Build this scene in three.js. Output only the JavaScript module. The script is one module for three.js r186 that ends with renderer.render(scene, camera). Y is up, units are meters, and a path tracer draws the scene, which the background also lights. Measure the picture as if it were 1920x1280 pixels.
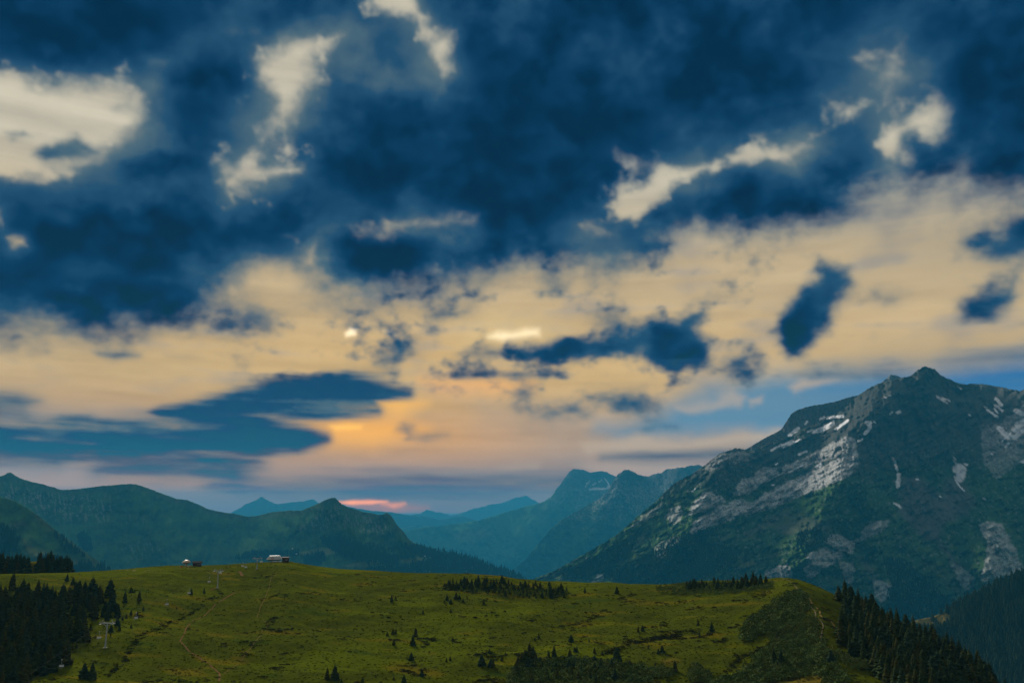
import * as THREE from 'three';
import { ImprovedNoise } from 'three/addons/math/ImprovedNoise.js';
import { mergeGeometries } from 'three/addons/utils/BufferGeometryUtils.js';

// ---------------------------------------------------------------- camera, light, exposure
// Places are surveyed from the summit the photograph was taken on: bearing and elevation in degrees
// (bearing 0 looks along -z, positive to the right), and a distance in metres.
const scene = new THREE.Scene();
const camera = new THREE.PerspectiveCamera(43.603, 1024 / 682, 1, 160000);
camera.position.set(0, 0, 0);
camera.rotation.x = THREE.MathUtils.degToRad(11.379);

const EXPOSURE = 3;
const renderer = new THREE.WebGLRenderer({ antialias: true });
renderer.toneMapping = THREE.LinearToneMapping;
renderer.toneMappingExposure = EXPOSURE;
renderer.shadowMap.enabled = true;

const SUN_AZ = -24, SUN_EL = 24;
const sun = new THREE.DirectionalLight(new THREE.Color(1, 0.91, 0.78), 1.5);
sun.name = 'sun';
sun.position.set(Math.sin(SUN_AZ * Math.PI / 180) * Math.cos(SUN_EL * Math.PI / 180), Math.sin(SUN_EL * Math.PI / 180), -Math.cos(SUN_AZ * Math.PI / 180) * Math.cos(SUN_EL * Math.PI / 180)).multiplyScalar(4000);
sun.castShadow = true;
sun.shadow.radius = 24;
sun.shadow.mapSize.set(4096, 4096);
Object.assign(sun.shadow.camera, { left: -1200, right: 1200, top: 1200, bottom: -1200, near: 10, far: 9000 });
scene.add(sun, sun.target);
scene.fog = new THREE.FogExp2(new THREE.Color(0.05, 0.53, 0.95), 0.00003);

// ---------------------------------------------------------------- helpers
const D = Math.PI / 180, { clamp, smoothstep, lerp } = THREE.MathUtils;
const PN = new ImprovedNoise();
const noise = (x, y, z = 0) => PN.noise(x, y, z);
function fbm(x, y, z, oct, gain = 0.5) {
  let s = 0, a = 1, t = 0;
  for (let i = 0; i < oct; i++) { s += a * PN.noise(x, y, z); t += a; a *= gain; x = x * 2.03 + 11.7; y = y * 2.03 + 5.3; z = z * 2.03 + 3.1; }
  return s / t;
}
function ridged(x, y, z, oct) {
  let s = 0, a = 1, t = 0;
  for (let i = 0; i < oct; i++) { s += a * (1 - Math.abs(PN.noise(x, y, z)) * 2); t += a; a *= 0.5; x = x * 2.1 + 7.7; y = y * 2.1 + 3.3; z = z * 2.1 + 9.1; }
  return s / t;
}
let seedState = 12345;
function rnd() { seedState = (seedState + 0x6D2B79F5) | 0; let t = Math.imul(seedState ^ (seedState >>> 15), 1 | seedState); t = (t + Math.imul(t ^ (t >>> 7), 61 | t)) ^ t; return ((t ^ (t >>> 14)) >>> 0) / 4294967296; }
const lin1 = (c) => { c /= 255; return c <= 0.04045 ? c / 12.92 : Math.pow((c + 0.055) / 1.055, 2.4); };
const S = (r, g, b) => [lin1(r), lin1(g), lin1(b)];
const mix3 = (a, b, t) => [a[0] + (b[0] - a[0]) * t, a[1] + (b[1] - a[1]) * t, a[2] + (b[2] - a[2]) * t];
// signed distance to a closed outline, positive inside
function sdPoly(poly, x, y) {
  let d = 1e9, inside = false;
  for (let i = 0, j = poly.length - 1; i < poly.length; j = i++) {
    const [ax, ay] = poly[i], [bx, by] = poly[j], ex = bx - ax, ey = by - ay, wx = x - ax, wy = y - ay;
    const t = clamp((wx * ex + wy * ey) / (ex * ex + ey * ey), 0, 1), dx = wx - ex * t, dy = wy - ey * t;
    d = Math.min(d, dx * dx + dy * dy);
    if ((ay > y) !== (by > y) && x < ex * (y - ay) / ey + ax) inside = !inside;
  }
  d = Math.sqrt(d);
  return inside ? d : -d;
}
function sdLine(line, x, y) {
  let d = 1e9;
  for (let i = 1; i < line.length; i++) {
    const [ax, ay] = line[i - 1], [bx, by] = line[i], ex = bx - ax, ey = by - ay, wx = x - ax, wy = y - ay;
    const t = clamp((wx * ex + wy * ey) / (ex * ex + ey * ey), 0, 1), dx = wx - ex * t, dy = wy - ey * t;
    d = Math.min(d, dx * dx + dy * dy);
  }
  return Math.sqrt(d);
}
function boxed(list, pad) {
  for (const c of list) { const xs = c.p.map((q) => q[0]), ys = c.p.map((q) => q[1]); c.b = [Math.min(...xs) - pad, Math.max(...xs) + pad, Math.min(...ys) - pad, Math.max(...ys) + pad]; }
  return list;
}
// value of a table [[x, y], ...] at x
function table(t, x) {
  if (x <= t[0][0]) return t[0][1] + (x - t[0][0]) * (t[1][1] - t[0][1]) / (t[1][0] - t[0][0]);
  for (let i = 1; i < t.length; i++) if (x <= t[i][0]) return lerp(t[i - 1][1], t[i][1], (x - t[i - 1][0]) / (t[i][0] - t[i - 1][0]));
  const n = t.length - 1;
  return t[n][1] + (x - t[n][0]) * (t[n][1] - t[n - 1][1]) / (t[n][0] - t[n - 1][0]);
}
const at = (az, el, r) => [Math.sin(az * D) * Math.cos(el * D) * r, Math.sin(el * D) * r, -Math.cos(az * D) * Math.cos(el * D) * r];
const names = new Map();
function numbered(n) { const k = names.get(n) ?? 0; names.set(n, k + 1); return k ? n + '_' + String(k).padStart(3, '0') : n; }
function tag(o, label, category, group, kind) { o.userData.label = label; if (category) o.userData.category = category; if (group) o.userData.group = group; if (kind) o.userData.kind = kind; return o; }
function put(o, name) { o.name = numbered(name); o.traverse((c) => { if (c.isMesh) c.castShadow = c.receiveShadow = true; }); scene.add(o); return o; }


// ---------------------------------------------------------------- sky: air and clouds at dusk, by direction
const CREAM_HI = S(194, 187, 168), CREAM = S(192, 173, 140), WARM = S(208, 174, 120), PEACH = S(200, 154, 108), PINK = S(162, 138, 132), LOWBLUE = S(116, 124, 144), BLUE = S(28, 108, 164);
const NAVY = S(6, 43, 72), DEEP = S(14, 58, 94), MID = S(36, 78, 110), SLATE = S(76, 104, 120), GREY = S(132, 138, 134);
const deck = boxed([
  { p: [[-60, 25], [-60, 70], [60, 70], [60, 20], [41.45,15.74], [33.95,17.63], [32.36,17.99], [29.07,19.14], [24.18,19.42], [21.84,18.42], [17.43,17.71], [12.52,17.82], [9.22,16.18], [7.01,15.38], [4.45,16.16], [0.00,15.67], [-2.22,14.77], [-4.79,14.48], [-7.35,14.48], [-9.48,13.42], [-11.61,13.19], [-14.10,13.83], [-16.58,14.98], [-18.86,13.68], [-19.42,12.17], [-22.88,11.23], [-26.45,10.34], [-31.51,10.11], [-38.77,8.92]], f: 1.5, g: 3.2, w: 1, n: 1 },
  { p: [[0.36,11.02], [3.28,11.32], [6.54,11.24], [8.37,12.15], [9.64,12.64], [10.95,12.44], [11.62,13.43], [12.95,13.26], [12.27,12.00], [13.45,11.07], [13.21,9.69], [11.12,9.55], [8.67,10.26], [4.36,10.28], [0.73,10.66]], f: 0.55, w: 0.86, n: 0.9 },
  { p: [[20.81,15.60], [22.30,15.21], [22.28,14.15], [20.93,12.39], [19.80,10.99], [18.70,10.25], [17.81,10.78], [18.18,12.53], [19.48,14.13]], f: 0.55, w: 0.84, n: 0.9 },
  { p: [[28.62,12.37], [29.72,12.81], [31.03,13.33], [31.35,12.48], [30.06,11.45], [29.19,11.73]], f: 0.5, w: 0.7, n: 0.9 },
  { p: [[29.14,15.60], [30.72,15.68], [32.46,16.38], [33.08,14.75], [30.33,14.67]], f: 0.6, w: 0.72, n: 0.9 },
  { p: [[-9.36,9.75], [-8.06,11.27], [-6.62,11.30], [-6.60,10.42], [-7.94,9.57]], f: 0.55, w: 0.66, n: 0.9 },
  { p: [[-5.86,13.10], [-4.04,13.67], [-2.94,13.15], [-4.03,12.42], [-5.41,12.33]], f: 0.7, w: 0.45, n: 1 },
  { p: [[-3.64,10.36], [-1.82,11.19], [-0.73,10.84], [-2.18,10.23]], f: 0.5, w: 0.55, n: 0.9 },
  { p: [[1.85,14.77], [2.96,15.65], [3.69,14.93], [2.77,14.23]], f: 0.7, w: 0.45, n: 1 },
  { p: [[5.50,13.11], [7.32,13.24], [8.18,11.98], [6.55,11.66]], f: 0.7, w: 0.55, n: 0.9 },
  { p: [[14.22,9.30], [14.95,10.31], [16.13,10.18], [15.91,9.16], [14.88,8.86]], f: 0.6, w: 0.62, n: 0.9 },
  { p: [[14.31,11.03], [15.70,11.45], [16.70,11.25], [15.66,10.79]], f: 0.5, w: 0.35, n: 0.9 },
  { p: [[23.04,13.31], [24.02,13.78], [24.90,13.23], [23.95,12.89]], f: 0.6, w: 0.42, n: 0.9 },
  { p: [[-18.40,11.66], [-17.48,13.09], [-16.12,13.01], [-16.23,11.90]], f: 0.8, w: 0.6, n: 0.9 },
  { p: [[5.03,7.60], [6.83,8.17], [8.60,8.00], [9.35,7.17], [7.15,6.61]], f: 0.6, w: 0.62, n: 0.9 },
  { p: [[0.90,6.02], [2.52,6.94], [4.13,7.07], [4.94,6.35], [2.86,5.87]], f: 0.6, w: 0.6, n: 0.9 },
  { p: [[-0.18,7.80], [0.54,8.69], [1.44,8.16], [1.08,6.91], [0.18,7.09]], f: 0.6, w: 0.42, n: 0.9 },
  { p: [[6.78,5.80], [8.90,6.30], [10.97,5.84], [8.53,5.50]], f: 0.5, w: 0.4, n: 0.9 },
], 3.2);
const bands = boxed([   // long smooth lens clouds and streaks
  { p: [[-22.48,6.16], [-20.04,7.00], [-18.14,7.66], [-14.85,8.37], [-11.08,8.54], [-6.89,7.82], [-9.29,7.35], [-8.98,6.65], [-12.03,6.31], [-17.07,6.24], [-19.97,5.93]], f: 0.5, w: 0.95, n: 0.6 },
  { p: [[-38.22,4.46], [-30.95,4.74], [-27.71,5.15], [-23.63,5.20], [-19.28,5.15], [-15.36,5.19], [-12.23,4.71], [-13.97,4.13], [-19.21,4.08], [-25.32,4.10], [-29.30,4.39], [-38.11,3.57]], f: 0.5, w: 0.95, n: 0.6 },
  { p: [[-27.70,5.02], [-21.56,6.27], [-16.73,5.94], [-19.29,5.35], [-23.91,5.02]], f: 0.8, w: 0.55, n: 0.6 },
  { p: [[-18.02,5.73], [-15.40,6.01], [-12.68,5.53], [-14.02,5.09], [-17.01,5.22]], f: 0.7, w: 0.35, n: 0.6 },
  { p: [[-33.59,5.32], [-29.40,5.38], [-26.61,5.64], [-28.27,5.12], [-33.52,4.73]], f: 0.5, w: 0.4, n: 0.5 },
  { p: [[-12.84,9.18], [-9.70,9.38], [-7.93,9.14], [-10.04,8.81], [-12.13,8.82]], f: 0.4, w: 0.45, n: 0.4 },
  { p: [[-25.48,2.57], [-23.48,3.32], [-19.18,3.69], [-16.58,3.34], [-17.82,2.38], [-22.19,2.22]], f: 0.9, w: 0.6, n: 0.6 },
  { p: [[-35.82,3.59], [-30.05,3.74], [-27.12,3.32], [-27.78,2.89], [-30.77,2.99], [-35.71,2.60]], f: 0.6, w: 0.6, n: 0.5 },
  { p: [[-36.16,6.46], [-30.36,6.81], [-29.23,6.44], [-29.99,5.84], [-36.03,5.40]], f: 0.6, w: 0.62, n: 0.5 },
  { p: [[-26.37,9.41], [-24.91,9.76], [-24.04,9.49], [-25.46,9.19]], f: 0.35, w: 0.5, n: 0.4 },
  { p: [[-22.44,9.61], [-21.19,9.82], [-20.38,9.60], [-21.48,9.37]], f: 0.35, w: 0.25, n: 0.4 },
  { p: [[-19.05,1.77], [-11.85,2.10], [-3.53,2.28], [4.25,2.70], [4.94,1.97], [3.52,1.28], [-2.11,1.04], [-11.14,1.25], [-16.46,1.23]], f: 0.9, w: 0.5, n: 0.4 },
  { p: [[6.02,3.60], [10.21,3.91], [17.92,4.12], [17.90,3.71], [10.20,3.42]], f: 0.4, w: 0.5, n: 0.3 },
  { p: [[-3.62,9.07], [0.00,9.30], [3.62,9.07], [0.00,8.91]], f: 0.35, w: 0.45, n: 0.3 },
  { p: [[-6.76,5.00], [-5.70,5.22], [-4.28,5.09], [-5.69,4.83]], f: 0.3, w: 0.4, n: 0.3 },
  { p: [[-7.65,5.51], [-7.20,5.80], [-6.60,5.63], [-6.97,5.24]], f: 0.35, w: 0.45, n: 0.4 },
  { p: [[19.53,9.05], [25.20,9.67], [31.47,9.74], [36.04,9.54], [35.84,7.80], [29.42,8.37], [23.59,8.47]], f: 1.2, w: 0.38, n: 0.6 },
  { p: [[20.82,18.04], [24.13,18.78], [28.99,18.37], [33.39,17.43], [32.92,13.25], [28.57,14.16], [23.80,14.89]], f: 1.6, w: 0.22, n: 0.8 },
  { p: [[12.35,13.92], [13.77,14.20], [15.14,13.90], [13.92,13.77]], f: 0.35, w: 0.3, n: 0.4 },
], 3);
const gaps = boxed([   // where the bright high cloud shows through the dark deck
  { p: [[-34.76,24.25], [-30.87,24.90], [-27.17,25.85], [-24.99,25.43], [-25.18,24.05], [-26.10,22.42], [-26.99,21.32], [-28.83,19.68], [-30.83,19.32], [-34.13,19.15]], f: 0.75, w: 1, n: 0.8 },
  { p: [[-17.94,28.43], [-16.81,29.77], [-12.21,30.54], [-14.37,28.99], [-14.76,26.32], [-15.89,23.97], [-17.01,24.76], [-17.29,26.35], [-18.17,27.67]], f: 0.8, w: 0.97, n: 0.9 },
  { p: [[-10.59,32.49], [-9.49,33.74], [-7.53,33.57], [-6.22,31.91], [-6.75,31.38], [-8.84,32.19]], f: 0.6, w: 0.95, n: 0.8 },
  { p: [[-6.59,30.95], [-4.79,30.84], [-4.20,28.73], [-5.20,28.24], [-6.23,29.30]], f: 0.7, w: 0.72, n: 0.9 },
  { p: [[-19.90,21.86], [-18.09,22.53], [-15.03,22.06], [-16.94,20.93], [-19.39,20.53]], f: 0.7, w: 0.9, n: 0.9 },
  { p: [[-17.93,24.33], [-16.79,24.20], [-16.90,23.13], [-17.78,23.20]], f: 0.7, w: 0.5, n: 0.9 },
  { p: [[23.55,27.67], [26.55,27.46], [28.07,25.51], [25.36,24.62], [23.89,26.31]], f: 1.0, w: 0.5, n: 1 },
  { p: [[21.43,25.78], [22.75,25.44], [23.36,24.84], [21.55,25.25]], f: 0.6, w: 0.35, n: 1 },
  { p: [[25.25,23.45], [27.84,23.60], [27.88,22.78], [26.06,22.61], [25.39,21.52], [24.96,22.36]], f: 0.55, w: 0.9, n: 0.8 },
  { p: [[15.15,22.91], [17.08,23.24], [19.55,22.75], [19.40,21.59], [17.73,22.38], [15.62,22.40]], f: 0.42, w: 0.8, n: 0.8 },
  { p: [[19.18,23.26], [20.57,23.50], [20.85,22.81], [19.64,22.48]], f: 0.6, w: 0.5, n: 0.8 },
  { p: [[6.76,20.27], [8.64,21.02], [10.91,22.39], [14.74,22.75], [14.35,22.12], [11.23,21.45], [8.96,19.51], [7.48,19.47]], f: 0.45, w: 0.78, n: 0.9 },
  { p: [[6.85,23.57], [10.21,23.38], [11.65,22.61], [9.05,22.09]], f: 0.7, w: 0.35, n: 0.8 },
  { p: [[-9.14,19.50], [-6.38,19.87], [-2.07,19.90], [-2.25,18.77], [-5.23,18.43], [-8.74,18.37]], f: 0.55, w: 0.5, n: 0.8 },
  { p: [[-13.29,18.90], [-10.79,19.41], [-10.81,18.20], [-13.24,17.84]], f: 0.8, w: 0.33, n: 0.8 },
  { p: [[-14.26,16.94], [-13.58,17.50], [-13.50,15.95], [-14.13,15.91]], f: 0.5, w: 0.6, n: 0.7 },
  { p: [[4.35,19.16], [5.62,19.40], [7.08,18.37], [5.60,18.42]], f: 0.55, w: 0.5, n: 0.9 },
  { p: [[-31.69,15.65], [-30.88,15.84], [-30.64,15.44], [-31.45,15.25]], f: 0.35, w: 0.75, n: 0.6 },
  { p: [[-33.91,17.33], [-32.06,17.22], [-32.07,16.60], [-33.77,16.15]], f: 0.4, w: 0.6, n: 0.6 },
  { p: [[-28.60,14.47], [-27.16,14.78], [-26.97,14.36], [-28.27,14.13]], f: 0.5, w: 0.2, n: 0.6 },
  { p: [[-23.44,29.31], [-20.41,30.14], [-19.59,28.73], [-22.65,28.08]], f: 1.0, w: 0.28, n: 1 },
  { p: [[-25.25,27.45], [-23.62,27.66], [-23.91,27.18], [-25.05,27.09]], f: 0.5, w: 0.5, n: 0.7 },
  { p: [[-17.59,14.80], [-15.24,15.66], [-14.12,14.35], [-16.16,13.70]], f: 0.7, w: 0.9, n: 0.8 },
], 7);
const inner = boxed([   // small clouds hanging in the gaps
  { p: [[-30.80,20.67], [-29.94,21.83], [-28.80,22.30], [-27.49,21.42], [-28.93,20.66], [-30.23,20.42]], f: 0.55, w: 0.85, n: 0.7 },
  { p: [[-32.77,21.48], [-31.68,21.86], [-31.08,21.60], [-32.17,21.16]], f: 0.4, w: 0.5, n: 0.8 },
  { p: [[-27.49,24.40], [-25.98,25.00], [-25.60,24.45], [-26.83,24.07]], f: 0.5, w: 0.35, n: 0.8 },
], 2);
const paler = boxed([   // thinner, paler parts of the deck
  { p: [[-26.42,21.48], [-25.53,23.68], [-22.99,24.42], [-21.89,23.15], [-23.73,21.59], [-25.90,20.93]], f: 1.6, w: 0.42, n: 1 },
  { p: [[-14.90,28.55], [-10.52,30.87], [-7.01,29.52], [-6.57,27.59], [-12.20,26.56]], f: 2.2, w: 0.34, n: 1 },
  { p: [[-3.12,29.02], [0.00,29.71], [1.95,28.39], [-0.39,27.09], [-2.72,27.72]], f: 1.6, w: 0.26, n: 1 },
  { p: [[17.18,24.74], [23.36,24.84], [32.39,23.06], [32.18,21.30], [21.78,21.87], [19.10,22.22]], f: 2.2, w: 0.3, n: 1 },
  { p: [[16.19,31.52], [27.03,29.04], [31.23,25.41], [28.36,23.92], [22.26,27.52]], f: 3, w: 0.22, n: 1 },
  { p: [[-26.76,20.15], [-19.73,21.48], [-16.21,20.53], [-19.57,19.18], [-26.03,18.99]], f: 1.6, w: 0.3, n: 1 },
  { p: [[-26.83,14.54], [-19.30,15.34], [-19.24,14.49], [-26.15,13.65]], f: 1, w: 0.28, n: 1 },
  { p: [[-19.75,26.34], [-16.44,24.17], [-15.59,21.93], [-19.40,21.52], [-20.60,23.98]], f: 1.6, w: 0.3, n: 1 },
  { p: [[-13.26,18.39], [-2.25,18.77], [1.50,18.50], [-5.96,17.71], [-12.51,17.57]], f: 0.9, w: 0.28, n: 0.8 },
  { p: [[4.86,18.44], [10.38,18.22], [11.03,16.44], [6.30,16.29]], f: 1.4, w: 0.42, n: 1 },
  { p: [[-14.48,14.50], [-11.69,15.01], [-7.36,14.84], [-9.48,13.35], [-13.02,13.19]], f: 1, w: 0.3, n: 1 },
], 5.5);
const heavy = boxed([   // the thickest, darkest bases
  { p: [[-33.33,26.07], [-31.82,27.91], [-27.69,29.19], [-23.76,29.10], [-23.28,27.66], [-27.37,26.26], [-31.53,25.49]], f: 1.8, w: 1, n: 1 },
  { p: [[-23.83,26.32], [-22.29,27.83], [-19.59,28.73], [-18.46,27.79], [-19.75,26.34], [-22.79,25.88]], f: 1.3, w: 1, n: 1 },
  { p: [[-29.39,16.57], [-26.58,18.27], [-20.87,18.70], [-19.43,17.18], [-24.50,15.79], [-28.72,15.72]], f: 1.6, w: 1, n: 1 },
  { p: [[-25.90,20.93], [-23.77,22.06], [-20.47,22.21], [-20.73,21.29], [-25.24,20.56]], f: 0.9, w: 0.8, n: 1 },
  { p: [[-15.05,24.98], [-11.89,27.89], [-6.16,26.62], [0.00,25.42], [7.65,25.22], [9.06,22.43], [1.51,20.25], [-9.72,20.16], [-14.84,21.33]], f: 2.2, w: 0.7, n: 1 },
  { p: [[10.90,30.84], [17.64,31.32], [22.42,29.34], [20.15,26.92], [17.29,26.35], [12.27,27.86]], f: 2.4, w: 1, n: 1 },
  { p: [[-13.54,16.64], [-8.91,17.95], [-2.24,17.96], [3.73,17.76], [3.72,16.70], [-2.97,15.83], [-9.55,15.29], [-13.13,15.63]], f: 1.0, w: 1, n: 1 },
  { p: [[10.04,18.93], [11.91,20.20], [15.54,21.10], [18.94,19.91], [20.88,18.86], [17.46,18.21], [12.54,18.26]], f: 1.1, w: 0.9, n: 1 },
  { p: [[20.76,21.68], [24.94,20.76], [29.22,20.67], [32.49,19.12], [32.41,18.38], [24.22,19.90]], f: 1.0, w: 0.9, n: 1 },
  { p: [[-31.73,12.18], [-26.12,13.32], [-21.13,13.32], [-21.98,11.91], [-26.51,11.02], [-31.60,10.96]], f: 1.2, w: 0.8, n: 1 },
  { p: [[30.22,29.47], [34.74,28.25], [34.16,23.82], [30.91,25.19]], f: 2, w: 0.8, n: 1 },
  { p: [[-18.36,31.22], [-15.50,32.22], [-12.49,32.25], [-13.92,30.86], [-17.57,30.26]], f: 1.1, w: 0.8, n: 1 },
  { p: [[9.23,11.24], [10.51,12.25], [11.55,11.68], [10.10,10.68]], f: 0.6, w: 0.7, n: 0.6 },
  { p: [[10.61,9.96], [12.22,10.95], [13.06,10.22], [12.17,9.66]], f: 0.6, w: 0.7, n: 0.6 },
  { p: [[18.00,10.66], [18.43,12.17], [19.81,13.09], [19.37,11.43], [18.65,10.52]], f: 0.6, w: 0.7, n: 0.6 },
], 5.5);
const openings = boxed([   // clear blue air low in the sky
  { p: [[5.71,5.64], [9.97,6.91], [13.47,8.01], [16.88,8.67], [21.44,8.80], [26.89,8.76], [31.39,8.98], [38.29,8.69], [37.43,1.71], [18.44,2.04], [15.34,4.85], [10.25,5.02], [6.76,5.10]], f: 1.0, w: 1, n: 0.6 },
  { p: [[-2.89,7.97], [0.00,7.09], [5.72,5.99], [3.22,5.31], [-2.15,5.66]], f: 1.6, w: 0.2, n: 0.5 },
  { p: [[-31.09,6.08], [-23.99,5.99], [-21.51,5.61], [-30.96,4.86]], f: 0.8, w: 0.35, n: 0.4 },
  { p: [[-33.32,2.91], [-27.50,2.84], [-25.74,2.25], [-33.18,1.65]], f: 0.9, w: 0.4, n: 0.4 },
], 3);
const creamTops = boxed([   // sunlit tops of far cumulus banks
  { p: [[4.45,4.59], [6.75,4.86], [8.17,5.33], [9.73,4.96], [11.96,4.78], [15.35,5.06], [17.36,5.48], [17.98,4.99], [16.64,4.48], [11.25,4.10], [4.97,4.03]], f: 0.45, w: 0.8, n: 0.55 },
  { p: [[11.02,6.96], [13.44,7.24], [14.66,7.97], [15.31,7.36], [15.11,6.85], [12.04,6.59]], f: 0.4, w: 0.55, n: 0.6 },
  { p: [[18.15,7.83], [18.84,8.34], [21.08,8.22], [19.78,7.89], [18.46,7.54]], f: 0.35, w: 0.7, n: 0.3 },
  { p: [[15.63,7.10], [16.31,7.42], [16.29,6.98], [15.78,6.82]], f: 0.3, w: 0.6, n: 0.4 },
  { p: [[-9.13,2.40], [-5.65,2.76], [-2.13,2.99], [1.77,3.20], [1.77,2.78], [-2.12,2.50], [-7.73,2.13]], f: 0.4, w: 0.45, n: 0.5 },
  { p: [[4.25,3.12], [8.47,3.44], [11.55,3.07], [11.19,2.45], [5.65,2.63]], f: 0.45, w: 0.45, n: 0.5 },
  { p: [[22.07,8.90], [25.18,9.41], [29.21,9.08], [30.81,8.57], [26.87,8.51]], f: 0.6, w: 0.4, n: 0.5 },
], 2);
const glows = [   // burnt-through spots: [outline, softness, strength, colour]
  [[[-1.54,11.66], [-0.92,12.02], [0.00,11.95], [0.92,12.20], [1.76,12.16], [1.83,11.87], [0.55,11.74], [-0.55,11.52]], 0.4, 0.9, [1.4, 1.15, 0.75]],
  [[[-11.34,11.72], [-11.00,12.06], [-10.43,12.04], [-10.56,11.61], [-11.19,11.52]], 0.22, 1, [1.4, 1.1, 0.7]],
  [[[-8.65,11.89], [-8.29,12.04], [-7.82,11.70], [-8.35,11.62]], 0.2, 0.8, S(255, 226, 178)],
  [[[-11.93,5.55], [-10.97,5.67], [-10.00,5.65], [-10.06,5.44], [-11.64,5.34]], 0.26, 1, [1.6, 0.95, 0.22]],
  [[[-13.02,5.52], [-10.99,6.19], [-7.84,6.11], [-5.71,5.43], [-9.19,4.34], [-11.95,4.44]], 1.0, 0.8, S(255, 182, 84)],
  [[[-9.63,7.06], [-7.88,7.59], [-5.74,7.20], [-7.50,6.39]], 0.7, 0.75, S(255, 190, 96)],
  [[[-6.13,8.75], [-1.45,8.94], [1.45,8.51], [-1.08,7.87], [-5.04,7.95]], 1.0, 0.6, S(250, 178, 104)],
  [[[-11.26,0.71], [-10.27,0.82], [-8.18,0.75], [-9.07,0.58], [-10.44,0.58]], 0.16, 1.4, [2.4, 0.72, 0.0]],
  [[[-8.55,0.58], [-7.00,0.65], [-7.86,0.41]], 0.22, 1, [1.6, 0.5, 0.05]],
  [[[-11.78,0.40], [-9.08,0.82], [-5.61,0.34], [-8.37,-0.00]], 0.5, 0.4, S(240, 130, 96)],
  [[[-3.67,12.79], [0.00,13.17], [3.66,12.25], [0.73,11.02], [-2.92,11.36]], 1.6, 0.35, S(244, 214, 150)],
];
for (const g of glows) { const xs = g[0].map((q) => q[0]), ys = g[0].map((q) => q[1]); g.b = [Math.min(...xs) - 3, Math.max(...xs) + 3, Math.min(...ys) - 3, Math.max(...ys) + 3]; }

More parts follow.
